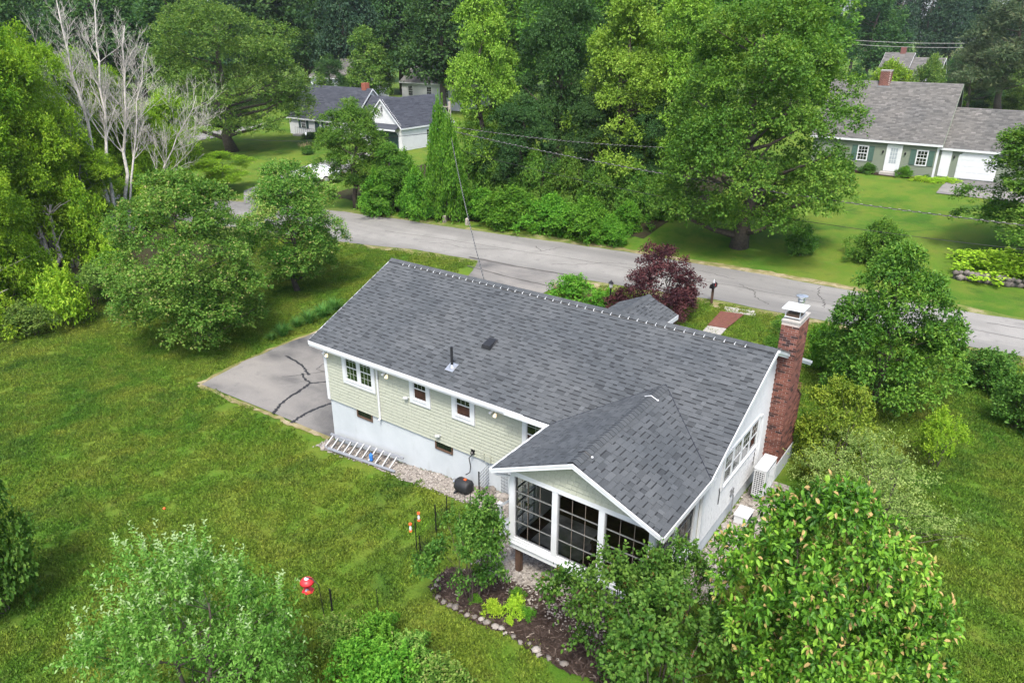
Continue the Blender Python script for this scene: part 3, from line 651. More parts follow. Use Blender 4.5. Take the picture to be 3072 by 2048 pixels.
mb.box(.12, .95, -.09, .012, QZ0+.1, 1.88); mb.box(1.15, 2.1, -.09, .02, 3.45, 3.70); mb.build('porch_post', M['white'], house)
mb = MB(); mb.M = pl; mb.box(1.16, 2.09, -.07, -.03, QZ0+.02, 3.44); dr = mb.build('door', M['white'], house)
mb = MB(); mb.M = pl; mb.box(1.30, 1.95, -.028, -.02, 2.0, 3.3); mb.build('pane', M['glass'], dr)
mb = MB(); mb.M = pl; mb.tube([(1.24,-.02,2.6),(1.24,.03,2.62)], .018, 6); mb.build('handle', M['steel'], dr)
# gable
gz = lambda u: ZE-.12+(PZR-ZE)*(1-abs(u-(PM-QX0))/(PM-PX0))
siding('gable_siding', M['sage'], pf, QX1-QX0, 3.80, 4.75, .125, .12, .2, rs, house, gz)
mb = MB(); mb.prism([(QX0, FY+.002, 3.79), (QX1, FY+.002, 3.79), (PM, FY+.002, PZR-.10)], (0,.05,0)); mb.build('gable_wall', M['sage'], house)
for xx in (PX0, PX1):
    for yy, h0, h1, w in ((PYF-.024, .13, .012, .024), (PYF-.036, .055, .002, .012)):
        mb = MB(); a = (xx, ZE); b = (PM, PZR)
        mb.prism([(a[0],yy,a[1]-h0),(b[0],yy,b[1]-h0),(b[0],yy,b[1]-h1),(a[0],yy,a[1]-h1)], (0,w,0)); mb.build('rake_board', M['white'], house)
mb = MB(); mb.prism([(PX0+.02,PYF+.002,ZE-.135),(PM,PYF+.002,PZR-.135),(PX1-.02,PYF+.002,ZE-.135),(PX1-.02,PYF+.002,ZE-.12),(PM,PYF+.002,PZR-.12),(PX0+.02,PYF+.002,ZE-.12)], (0,-PYF+FY-.0,0)); mb.build('soffit', M['white'], house)
mb = MB(); mb.box(PX0-.03, PX0-.003, PYF, -.03, ZE-.14, ZE-.012); mb.build('fascia', M['white'], house)
mb = MB(); mb.box(PX1+.003, PX1+.03, PYF, -.03, ZE-.14, ZE-.012); mb.build('fascia', M['white'], house)
mb = MB(); mb.tube([(PX0-.02,PYF+.08,ZE-.11),(PX0+.05,PYF+.12,ZE-.22),(QX0-.06,FY+.02,ZE-.32),(QX0-.06,FY+.02,2.7),(QX0-.06,FY+.02,1.75)], .04, 8); mb.build('downspout', M['white'], house)
mb = MB(); mb.tube([(PX0-.07,0,ZE-.08),(PX0-.05,PYF+.02,ZE-.08)], .055, 8); mb.build('gutter', M['white'], house)
for px_, py_ in ((QX0+.14, FY+.12), (QX1-.14, FY+.12), ((QX0+QX1)/2, FY+.12)):
    mb = MB(); mb.box(px_-.07, px_+.07, py_-.07, py_+.07, zt(px_, py_)-.1, QZ0-.16); mb.build('porch_pier', M['wood_dark'], house)
mb = MB(); mb.box(QX0+.02, QX1-.02, .33, WY0-.02, zf, QZ0-.17); mb.build('porch_back', M['foundation'], house)
# porch ceiling (keeps the room dim) and furniture
mb = MB(); mb.box(QX0+.1, QX1-.1, FY+.1, WY0-.02, 3.70, 3.72); mb.build('porch_ceiling', M['wood_grey'], house)
rug = thing('rug', 'pale patterned rug on the screened porch floor', 'rug', (10.9, -1.2, QZ0))
mb = MB(); mb.box(10.3, 11.7, -1.9, -.6, QZ0+.004, QZ0+.014); mb.build('rug_pile', plain('pale_rug', (.42, .41, .40), .95, var=.5, scale=3), rug)
bench = thing('porch_bench', 'dark long bench against the house wall inside the porch', 'bench', (12.1, -.1, QZ0))
mb = MB(); mb.box(11.3, 13.2, -.35, .1, QZ0+.38, QZ0+.46); mb.build('seat', M['wood_dark'], bench)
for q in ((11.35,-.3),(13.1,-.3),(11.35,.02),(13.1,.02)): mb = MB(); mb.box(q[0], q[0]+.06, q[1], q[1]+.06, QZ0, QZ0+.38); mb.build('leg', M['wood_dark'], bench)
mb = MB(); mb.box(11.3, 13.2, .1, .15, QZ0+.46, QZ0+.9); mb.build('backrest', M['wood_dark'], bench)
tb = thing('porch_table', 'low dark table behind the middle porch window', 'table', (12.2, -1.3, QZ0))
mb = MB(); mb.box(11.8, 12.7, -1.6, -1.0, QZ0+.40, QZ0+.44); mb.build('table_top', M['wood_dark'], tb)
for q in ((11.83,-1.57),(12.61,-1.57),(11.83,-1.09),(12.61,-1.09)): mb = MB(); mb.box(q[0], q[0]+.06, q[1], q[1]+.06, QZ0, QZ0+.40); mb.build('leg', M['wood_dark'], tb)
# ---- porch steps with white railing (left side of the porch)
st = thing('porch_steps', 'white wooden porch steps with handrails left of the screened porch', 'steps', (9.0, -1.0, zt(9.0, -1.0)))
for k in range(4):
    x1 = QX0-.06-k*.28; mb = MB(); mb.box(x1-.30, x1, -1.10, -.06, QZ0-.08-(k+1)*.19, QZ0-.04-(k+1)*.19); mb.build('tread', M['white'], st)
    mb = MB(); mb.box(x1-.02, x1, -1.08, -.08, QZ0-.08-(k+1)*.19-.15, QZ0-.081-(k+1)*.19); mb.build('riser', M['white'], st)
for yy in (-1.14, -.04):
    zb = zt(8.8, yy); xe = 8.78
    mb = MB(); mb.box(xe-.05, xe+.05, yy-.05, yy+.05, zb, zb+1.05); mb.box(xe-.06, xe+.06, yy-.06, yy+.06, zb+1.05, zb+1.08); mb.build('newel_post', M['white'], st)
    for h in (.42, .98):
        mb = MB(); mb.add([(xe,yy-.025,zb+h-.04),(QX0-.06,yy-.025,QZ0+h-.02),(QX0-.06,yy+.025,QZ0+h-.02),(xe,yy+.025,zb+h-.04),(xe,yy-.025,zb+h+.04),(QX0-.06,yy-.025,QZ0+h+.06),(QX0-.06,yy+.025,QZ0+h+.06),(xe,yy+.025,zb+h+.04)], [(3,2,1,0),(4,5,6,7),(0,1,5,4),(1,2,6,5),(2,3,7,6),(3,0,4,7)]); mb.build('handrail', M['white'], st)
    mb = MB(); mb.add([(xe,yy-.02,zb-.02),(QX0-.06,yy-.02,QZ0-.30),(QX0-.06,yy+.02,QZ0-.30),(xe,yy+.02,zb-.02),(xe,yy-.02,zb+.2),(QX0-.06,yy-.02,QZ0-.05),(QX0-.06,yy+.02,QZ0-.05),(xe,yy+.02,zb+.2)], [(3,2,1,0),(4,5,6,7),(0,1,5,4),(1,2,6,5),(2,3,7,6),(3,0,4,7)]); mb.build('stringer', M['white'], st)
# ---- string lights along the ridge
slg = thing('string_lights', 'row of small white clip lights strung along the main roof ridge', 'string lights', (7, YR-.2, ZR-.05))
d = Vector((0,-YR,ZE-ZR)).normalized(); bulb_me = None; wp = []
for k in range(44):
    x = .72+k*.29; p = Vector((x, YR, ZR))+d*.20+Vector((0,0,.012)); wp.append(p+Vector((0,0,.002)))
    mb = MB(); mb.lathe((p.x, p.y, p.z), [(.015,0),(.018,.012),(.008,.025),(.008,.045),(.003,.05)], 6)
    mb.tube([(p.x,p.y,p.z+.02),(p.x+.015,p.y+.05,p.z+.075)], [.007,.004], 4); mb.build('bulb', M['white'], slg)
mb = MB(); mb.tube(wp, .004, 4); mb.build('cable', M['wire_pale'], slg)
for (x, y, l) in ((PM+.02, 2.0, .1), (PM-.0, 1.1, .3), (PM, -2.1, .34)):
    pass
# small white clips left on the porch ridge
def clip(x, y, label):
    o = thing('roof_clip', label, 'clip', (x, y, PZR+.04)); mb = MB()
    P = []
    for k in range(7):
        a = -1+2*k/6; P.append((x+a*.17, y, PZR+.045-abs(a)*.17*.43))
    mb.tube(P, .011, 5); mb.build('cable', M['white'] if y > 0 else M['wire'], o)
    mb = MB(); mb.lathe((x+.19, y, PZR-.045), [(.028,0),(.03,.02),(.012,.035)], 7); mb.build('bulb', M['white'], o)
clip(PM, -2.05, 'black cable with white end draped over the porch ridge near its gable')
clip(PM, 1.25, 'short white cable draped over the upper porch ridge')
# ------------------------------------------------------------------ vegetation
def leafmat(name, dark, mid, light, trans=.4, rough=.6, spec=.18, tip=None):
    t = NT(name); st = [(0, dark), (.45, mid), (.85, light)]
    if tip: st = [(0, dark), (.42, mid), (.78, light), (.86, tip), (1, tip)]
    c = t.ramp(t.attr('lv'), st)
    oi = t.n('ObjectInfo'); hs = t.n('HueSaturation'); t.l(c, hs.inputs['Color'])
    t.l(t.math('ADD', t.math('MULTIPLY', oi.outputs['Random'], .014), .497), hs.inputs['Hue']); t.l(t.math('ADD', t.math('MULTIPLY', oi.outputs['Random'], .25), 1.0), hs.inputs['Value'])
    c = hs.outputs['Color']; t.color(c).set(rough, 0, spec)
    tl = t.n('BsdfTranslucent'); c2 = t.mix(1.0, c, (1.25, 1.2, .6), 'MULTIPLY'); t.l(c2, tl.inputs['Color'])
    mx = t.n('MixShader'); mx.inputs[0].default_value = trans; t.l(t.b.outputs[0], mx.inputs[1]); t.l(tl.outputs[0], mx.inputs[2]); t.l(mx.outputs[0], t.out.inputs['Surface'])
    return t.m
LM = dict(
 maple=leafmat('maple_leaf', (.042, .115, .014), (.090, .195, .024), (.18, .285, .042)),
 lawnmaple=leafmat('lawn_maple_leaf', (.042, .118, .015), (.102, .212, .030), (.22, .325, .066), tip=(.28, .26, .10)),
 wood=leafmat('woodland_leaf', (.075, .165, .010), (.18, .31, .018), (.32, .44, .04)),
 pale=leafmat('pale_leaf', (.085, .175, .018), (.185, .31, .036), (.30, .43, .07)),
 linden=leafmat('grey_green_leaf', (.045, .105, .015), (.10, .185, .032), (.20, .28, .06)),
 dark=leafmat('dark_leaf', (.022, .062, .018), (.046, .110, .030), (.09, .165, .045)),
 bluegreen=leafmat('far_dark_leaf', (.018, .050, .026), (.036, .082, .044), (.065, .125, .06)),
 pine=leafmat('pine_needle', (0.029, 0.058, 0.026), (0.072, 0.111, 0.049), (0.143, 0.156, 0.078), .15),
 vine=leafmat('vine_leaf', (.038, .125, .010), (.085, .22, .018), (.17, .33, .035)),
 purple=leafmat('purple_maple_leaf', (.022, .008, .012), (.055, .018, .022), (.13, .05, .05), .25),
 magnolia=leafmat('magnolia_leaf', (.026, .078, .007), (.092, .205, .016), (.215, .355, .036), .26, .5, .25, tip=(.36, .245, .105)),
 lilac=leafmat('lilac_leaf', (.026, .080, .010), (.060, .145, .019), (.13, .23, .038), .32, .5, .18),
 apple=leafmat('apple_leaf', (.05, .125, .016), (.105, .22, .033), (.19, .32, .07), .38, .6, .12, tip=(.27, .36, .17)),
 crab=leafmat('crabapple_leaf', (0.078, 0.137, 0.026), (0.169, 0.247, 0.058), (0.305, 0.370, 0.117), .3),
 holly=leafmat('yellow_green_leaf', (.065, .12, .008), (.16, .225, .02), (.28, .33, .04), .3, .5, .22),
 dogwood=leafmat('dogwood_leaf', (.026, .085, .009), (.068, .165, .015), (.15, .265, .032), .32, .5, .22),
 lime=leafmat('lime_leaf', (0.143, 0.273, 0.013), (0.273, 0.442, 0.026), (0.416, 0.572, 0.052), .3),
 lily=leafmat('daylily_leaf', (0.026, 0.091, 0.016), (0.065, 0.169, 0.033), (0.143, 0.260, 0.052), .25),
 straw=leafmat('dry_grass_blade', (.22, .17, .08), (.34, .27, .15), (.45, .38, .24), .2),
 rust=leafmat('spent_lilac_bloom', (.06, .022, .010), (.13, .045, .02), (.21, .08, .03), .1))
M['bark'] = plain('brown_grey_bark', (.085, .068, .055), .9, var=.35, scale=7, bump=.5)
M['bark_pale'] = plain('pale_mottled_bark', (.24, .22, .19), .9, var=.5, scale=5, bump=.4)
M['bark_dead'] = plain('bleached_dead_wood', (.34, .325, .29), .85, var=.3, scale=4, bump=.2)

def unit(v): return v/(np.linalg.norm(v, axis=-1, keepdims=True)+1e-9)
def leaf_mesh(name, P, A, N, s, w, lv, mat, hi=False, fold=.22, droop=.0):
    n = len(P); A = unit(A); S = unit(np.cross(A, N)); N = np.cross(S, A); s = s[:, None]; w = w[:, None]
    if hi:
        tip = P+A*s-N*s*droop
        V = np.stack([P, P+A*s*.32+S*w*.46+N*fold*w, P+A*s*.70+S*w*.40+N*fold*w*.8-N*s*droop*.4, tip, P+A*s*.70-S*w*.40+N*fold*w*.8-N*s*droop*.4, P+A*s*.32-S*w*.46+N*fold*w], 1); nv = 6
        F = np.array([[0,1,2,3],[0,3,4,5]])
    else:
        V = np.stack([P, P+A*s*.48+S*w*.5+N*fold*w, P+A*s, P+A*s*.48-S*w*.5+N*fold*w], 1); nv = 4
        F = np.array([[0,1,2],[0,2,3]])
    k = F.shape[1]; idx = (np.arange(n)[:, None, None]*nv+F[None]).reshape(-1)
    me = bpy.data.meshes.new(name); me.vertices.add(n*nv); me.vertices.foreach_set('co', V.reshape(-1).astype(np.float32))
    me.loops.add(len(idx)); me.loops.foreach_set('vertex_index', idx.astype(np.int32))
    nf = n*2; me.polygons.add(nf); me.polygons.foreach_set('loop_start', (np.arange(nf)*k).astype(np.int32)); me.polygons.foreach_set('loop_total', np.full(nf, k, np.int32))
    me.update(calc_edges=True); a = me.attributes.new('lv', 'FLOAT', 'FACE'); a.data.foreach_set('value', np.repeat(lv, 2).astype(np.float32))
    me.materials.append(mat); return me
def rnd_unit(r, n): return unit(r.normal(size=(n, 3)))
ENV = dict(
 oval=lambda h: np.sin(np.pi*np.clip(h, 0, 1)**.8)**.55,
 cone=lambda h: np.clip(np.minimum(h*5+.35, 1.08*(1-h)**.62+.06), 0, 1),
 column=lambda h: np.clip(np.minimum(h*6+.5, (1-h)**.45+.05), 0, 1),
 round=lambda h: np.sqrt(np.clip(1-(2*h-1)**2, 0, 1)),
 dome=lambda h: np.sqrt(np.clip(1-(h*.97)**2, 0, 1))*np.clip(h*6+.75, 0, 1),
 egg=lambda h: np.clip(np.minimum(h*2.6+.42, np.sqrt(np.clip(1-((h-.32)/.70)**2, 0, 1))), .05, 1),
 full=lambda h: np.clip(np.minimum(h*1.8+.72, np.sqrt(np.clip(1-((h-.30)/.72)**2, 0, 1))), .05, 1),
 low=lambda h: np.clip(np.minimum(h*3.2+.45, (1-h)**.5*1.1), 0, 1))
def crown(r, R, z0, H, env, nlobe, lobe, nleaf, ls, lw, per=8, spread=2.6, up=.75, droop=.15, lopsided=.16, shell=.45, tipf=.0, flat=.8, twl=None, shoots=0, shl=.5):
    E = ENV[env]; h = []; 
    while len(h) < nlobe:
        q = r.random()
        if r.random() < .15+.85*E(np.array(q)): h.append(q)
    h = np.array(h); th = r.random(nlobe)*2*np.pi+np.arange(nlobe)*2.399; ph = r.random(4)*6.28
    mod = 1+lopsided*(np.sin(2*th+ph[0])*.6+np.sin(3*th+ph[1]+4*h)*.7+np.sin(5*th+ph[2]-6*h)*.4)
    lr = lobe*R*r.uniform(.65, 1.35, nlobe); rad = np.maximum(E(h)*R*mod*np.sqrt(r.uniform(shell**2, 1, nlobe))-lr*.55, 0)
    Cn = np.stack([rad*np.cos(th), rad*np.sin(th), z0+H*(.04+.92*h)-lr*.2], 1)
    ntw = max(1, nleaf//per); li = r.choice(nlobe, ntw, p=lr**2/(lr**2).sum())
    d = rnd_unit(r, ntw); d[:, 2] = np.where(d[:, 2] < -.35, -d[:, 2], d[:, 2]); out = unit(np.stack([Cn[li, 0], Cn[li, 1], np.zeros(ntw)+.15*R], 1)); d = unit(d+.55*out)
    rr = lr[li]*(.45+.62*r.random(ntw)**.6); p = Cn[li]+d*rr[:, None]*np.array([1, 1, flat])
    T = unit(d+.5*rnd_unit(r, ntw)+np.array([0, 0, -droop])); tl = (twl or ls*spread)*r.uniform(.6, 1.3, ntw)
    lobv = r.normal(0, .10, nlobe)[li]; twv = r.normal(0, .13, ntw)
    j = np.arange(ntw*per)//per; fr = (np.arange(ntw*per)%per+.5)/per; n = len(j)
    side = rnd_unit(r, n); P = p[j]+T[j]*(fr*tl[j])[:, None]+side*ls*.35
    A = unit(T[j]*.55+side*.95+np.array([0, 0, -droop*1.2])); N = unit(np.array([0, 0, up])+.45*d[j]+.55*rnd_unit(r, n))
    lv = np.clip(.40+lobv[j]+twv[j]+r.normal(0, .14, n)+.12*(fr-.5), 0, .84)
    if tipf: lv = np.where((fr > .75) & (r.random(n) < tipf), .95, lv)
    if shoots:
        k = 26; top = np.argsort(-(Cn[:, 2]+r.random(nlobe)*H*.5))[:max(8, nlobe//2)]; i = r.choice(top, shoots); b = Cn[i]+rnd_unit(r, shoots)*lr[i][:, None]*.6+np.array([0, 0, 1.])*lr[i][:, None]*.4
        D = unit(np.stack([r.normal(0, .16, shoots), r.normal(0, .16, shoots), np.ones(shoots)], 1)); ln = shl*r.uniform(.5, 1.3, shoots)
        j2 = np.arange(shoots*k)//k; f2 = (np.arange(shoots*k)%k+.5)/k; an = f2*k*2.4+j2; ra = np.stack([np.cos(an), np.sin(an), np.full(len(an), .55)], 1)
        P = np.r_[P, b[j2]+D[j2]*(f2*ln[j2])[:, None]]; A = np.r_[A, unit(ra+.3*rnd_unit(r, len(an)))]; N = np.r_[N, unit(np.array([0, 0, 1.])-.5*ra*np.array([1, 1, 0])+.2*rnd_unit(r, len(an)))]
        lv = np.r_[lv, np.where((f2 > .82) & (tipf > 0), .93, np.clip(.5+r.normal(0, .12, len(an))+.2*f2, 0, .84))]; n = len(P)
    sz = ls*r.uniform(.7, 1.25, n)
    return P, A, N, sz, sz*lw/ls, lv, Cn, lr
def trunk_mesh(r, H, r0, Cn, z0, nlimb=16, bend=.03, r_top=.25, stems=1, spreadb=.0, mat=None, sides=8):
    mb = MB(); order = r.permutation(len(Cn))
    for s in range(stems):
        a = 2*math.pi*s/max(stems, 1)+r.random(); b0 = np.array([math.cos(a), math.sin(a), 0])*(spreadb*.25 if stems > 1 else 0)
        top = np.array([math.cos(a)*spreadb, math.sin(a)*spreadb, H*.82]); pts = []; rad = []
        for k in range(8):
            f = k/7; q = b0*(1-f)+top*f+np.array([r.normal(), r.normal(), 0])*bend*H*(0 if k == 0 else 1)*.5; q[2] = H*.82*f-(.15 if k == 0 else 0)
            pts.append(q); rad.append(r0*(1.35 if k == 0 else 1)*(1-f*(1-r_top))/(stems**.5))
        mb.tube(pts, rad, sides)
        mine = order[s::stems][:max(1, nlimb//stems)]
        for i in mine:
            c = Cn[i]; hh = min(max(c[2]-.35*np.hypot(c[0]-top[0]*.5, c[1]-top[1]*.5)-.2, z0*.6), H*.78); f = hh/(H*.82); k = min(int(f*7), 6); ff = f*7-k
            q0 = pts[k]*(1-ff)+pts[k+1]*ff; rr0 = (rad[k]*(1-ff)+rad[k+1]*ff)*.5
            mid = (q0+c)/2+np.array([r.normal()*.05, r.normal()*.05, -.06])*np.linalg.norm(c-q0)
            mb.tube([q0, mid, c, c+(c-mid)*.4], [rr0, rr0*.62, rr0*.28, rr0*.1], 5)
    return mb
KIND = {}; LEAFP = {}
def proto(kind, mat, H, R, z0, env, nlobe, lobe, nleaf, ls, lw, seed, r0=.2, bark='bark', hi=False, stems=1, spreadb=0, nlimb=18, extra=None, **kw):
    r = np.random.default_rng(seed); P, A, N, s, w, lv, Cn, lr = crown(r, R, z0, H-z0, env, nlobe, lobe, nleaf, ls, lw, **kw)
    cm = leaf_mesh('crown_'+kind, P, A, N, s, w, lv, mat, hi, droop=.12 if hi else 0)
    tb = trunk_mesh(r, H, r0, Cn, z0, nlimb, stems=stems, spreadb=spreadb)
    tm = bpy.data.meshes.new('trunk_'+kind); tm.from_pydata(tb.v, [], tb.f); tm.materials.append(M[bark]); tm.polygons.foreach_set('use_smooth', [True]*len(tb.f))
    KIND[kind] = (tm, cm, H, R); LEAFP[kind] = P
    return P, A, N, Cn, lr
def plant(kind, name, label, cat, base, top=None, hw=None, H=None, R=None, rz=None, group=None, crown_name='crown', stem='trunk', mat=None):
    tm, cm, H0, R0 = KIND[kind]
    if len(base) == 2: base = G(*base)
    h = H or height_to(base, top); rr = R or hw*m_per_px(base)
    root = thing(name, label, cat, (base[0], base[1], base[2]-.03), 0, group)
    rz = random.uniform(0, 6.28) if rz is None else rz
    for nm, me in ((stem, tm), (crown_name, cm)):
        o = bpy.data.objects.new(nm, me); COL.objects.link(o); o.parent = root; o.rotation_euler = (0, 0, rz); o.scale = (rr/R0, rr/R0, h/H0)
        if mat and nm == crown_name: o.material_slots[0].link = 'OBJECT'; o.material_slots[0].material = mat
    return root
proto('maple', LM['maple'], 14, 5.2, 2.4, 'oval', 80, .23, 54000, .17, .135, 1, .38, lopsided=.2)
proto('maple2', LM['maple'], 15, 4.6, 2.0, 'column', 90, .23, 54000, .17, .135, 2, .34, lopsided=.25)
proto('bigmaple', LM['maple'], 16, 6.3, 1.5, 'full', 170, .175, 104000, .165, .13, 3, .50, lopsided=.08, nlimb=30)
proto('lawnmaple', LM['lawnmaple'], 8, 3.5, .45, 'full', 130, .18, 76000, .105, .075, 4, .17, lopsided=.10, tipf=.10, nlimb=26)
proto('lawnmaple2', LM['lawnmaple'], 8, 3.1, .6, 'round', 115, .21, 66000, .105, .075, 24, .15, lopsided=.12, tipf=.10, nlimb=26)
proto('wood', LM['wood'], 15, 4.2, 3.0, 'column', 74, .24, 50000, .175, .11, 5, .2, 'bark_pale', lopsided=.3, up=.9, per=10, spread=3.4)
proto('wood2', LM['wood'], 14, 4.4, 2.2, 'oval', 70, .23, 48000, .175, .11, 6, .2, 'bark_pale', lopsided=.3, up=.9, per=10, spread=3.4)
proto('linden', LM['linden'], 13, 6.2, 2.0, 'dome', 120, .18, 62000, .165, .10, 7, .4, lopsided=.12, nlimb=26)
proto('fardark', LM['dark'], 18, 6.0, 3.0, 'oval', 60, .25, 18000, .42, .30, 8, .45, lopsided=.25)
proto('pine', LM['pine'], 18, 6.5, 3.0, 'cone', 80, .2, 26000, .5, .09, 9, .4, lopsided=.25, up=.3, flat=.4, per=10, spread=1.6)
proto('shrub', LM['vine'], 2.2, 1.5, .1, 'dome', 44, .24, 9000, .115, .09, 10, .05, stems=4, spreadb=.6, lopsided=.4, shoots=30, shl=.5)
proto('vinepile', LM['vine'], 3.2, 2.6, .0, 'low', 70, .2, 17000, .14, .115, 11, .06, stems=4, spreadb=1.2, up=.6, lopsided=.4, shoots=40, shl=.6)
proto('purple', LM['purple'], 3.6, 2.3, .6, 'dome', 60, .2, 17000, .105, .075, 12, .1, stems=3, spreadb=.8, up=.9, flat=.55, lopsided=.25)
proto('dogwood', LM['dogwood'], 6.2, 2.9, .15, 'low', 110, .17, 30000, .125, .068, 13, .13, hi=True, up=1.1, flat=.55, lopsided=.12, per=9, spread=2.2)
proto('holly', LM['holly'], 3.0, 1.75, .05, 'dome', 60, .2, 17000, .085, .05, 14, .06, hi=True, stems=5, spreadb=.8, lopsided=.14)
proto('magnolia', LM['magnolia'], 5.4, 3.0, .5, 'round', 140, .17, 30000, .145, .075, 15, .12, hi=True, stems=3, spreadb=1.1, lopsided=.14, tipf=.2, per=9, spread=1.5, up=.75)
proto('lilac', LM['lilac'], 3.0, 1.5, .45, 'oval', 44, .2, 6500, .10, .072, 16, .07, 'bark', hi=True, stems=6, spreadb=.9, lopsided=.45, spread=2.8, shoots=30, shl=.5)
proto('crab', LM['crab'], 3.6, 2.5, .6, 'dome', 90, .14, 15000, .065, .036, 17, .07, hi=True, stems=2, spreadb=.8, lopsided=.3, per=14, spread=6, shell=.1, nlimb=60)
proto('apple', LM['apple'], 4.0, 2.7, .5, 'dome', 90, .17, 21000, .085, .042, 18, .10, hi=True, stems=2, spreadb=.6, lopsided=.2, per=14, spread=4.5, tipf=.12, up=.5, nlimb=40, shoots=150, shl=.7)
proto('weed', LM['vine'], 1.0, .9, .0, 'dome', 26, .3, 3000, .09, .055, 19, .02, hi=True, stems=5, spreadb=.5, lopsided=.4, shoots=40, shl=.35)
proto('conifer', LM['dogwood'], 2.4, .7, .05, 'cone', 50, .3, 7000, .075, .03, 20, .05, lopsided=.1)
# ------------------------------------------------------------------ trees and shrubs, placed
def T(kind, name, label, base, top, hw, **kw): return plant(kind, name, label, kw.pop('cat', 'tree'), base, top, hw, **kw)
# left woodland, bright young leaves
GW = 'bright green trees of the left woodland'
T('wood', 'woodland_tree', 'tall yellow-green tree at the far left edge reaching the picture top', (15,640), 40, 120)
T('wood2', 'woodland_tree', 'broad bright green tree behind the mottled trunks at the wood edge', (115,600), 250, 105)
T('wood', 'woodland_tree', 'bright tree standing left of the bare dead tree', (95,600), 70, 110)
T('wood2', 'woodland_tree', 'leafy tree just behind the bare dead tree, partly seen through its branches', (300,470), 230, 110)
T('wood', 'woodland_tree', 'yellow-green tree right of the bare dead tree', (420,440), 205, 75)
T('wood2', 'woodland_tree', 'lowest leafy tree at the left picture edge above the shrubs', (-25,720), 330, 120)
T('wood', 'woodland_tree', 'tall slim tree in the gap between dead tree and left edge', (190,520), 110, 90)
T('wood2', 'woodland_tree', 'small bright tree between the two lawn maples at the back', (515,440), 350, 70)
T('wood2', 'woodland_tree', 'leafy tree low at the wood edge left of the near lawn maple', (225,560), 330, 85)
for k, (b, tp, w, lab) in enumerate([((10,775),690,55,'leafy shrub at the far left end of the wood edge'), ((75,770),680,60,'drooping pale shrub at the wood edge, second from the left'), ((150,745),620,65,'arching pale shrub below the mottled trunks'), ((215,700),600,60,'wood edge shrub nearest the near lawn maple'), ((255,640),560,45,'shrub half hidden behind the near lawn maple'), ((30,690),540,60,'dense shrub deeper in the left wood')]):
    T('lilac' if k % 2 else 'weed', 'woodland_shrub', lab, b, tp+15, w*.9, cat='shrub', group='shrubs along the wood edge', mat=LM['linden' if k % 2 else 'wood'])
for k, (b, tp, w, lab) in enumerate([((60,600),-20,110,'tall back tree of the left wood, left of the dead tree'), ((150,560),60,100,'tall back tree showing between the dead trunks'), ((255,500),120,90,'bright back tree right behind the dead tree crown'), ((-10,680),200,110,'leafy edge tree over the left picture border'), ((370,480),260,70,'young bright tree right of the dead tree foot')]):
    T('wood' if k % 2 else 'wood2', 'woodland_tree', lab, b, tp, w)
# mottled bare trunks at the wood edge
def pole_tree(base, tip, r0, label, mat='bark_pale', n=7, seed=0):
    r = np.random.default_rng(seed); B = np.array(G(*base)); D = depth(B); Q = at_depth(*tip, D*1.01)
    o = thing('bare_trunk', label, 'tree trunk', tuple(B)); mb = MB(); P = []
    for k in range(8):
        f = k/7; P.append(B*(1-f)+Q*f+np.array([r.normal(), r.normal(), 0])*.10*(0 < k)); 
    P[0] = P[0]-np.array([0, 0, .1]); mb.tube(P, [r0*(1-.55*k/7) for k in range(8)], 8); mb.build('trunk', M[mat], o, smooth=True); mb = MB()
    for k in range(n):
        i = r.integers(3, 7); p = P[i]; d = np.array([r.normal(), r.normal(), .6]); d /= np.linalg.norm(d); l = r.uniform(.6, 1.6); mb = MB(); mb.tube([p, p+d*l*.5+np.array([0, 0, .1]), p+d*l], [r0*.3, r0*.2, .01], 5); mb.build('branch', M[mat], o)
    return o
pole_tree((130,642), (72,480), .17, 'leftmost mottled grey trunk leaning at the wood edge', seed=1)
pole_tree((138,640), (115,470), .15, 'upright mottled trunk beside the leaning one at the wood edge', seed=2)
pole_tree((180,612), (165,500), .16, 'rightmost mottled trunk of the group at the wood edge', seed=3)
pole_tree((165,615), (135,490), .12, 'thin mottled trunk between thicker ones at the wood edge', seed=4)
pole_tree((15,755), (-40,600), .12, 'bare sapling stem low at the far left edge', seed=5)
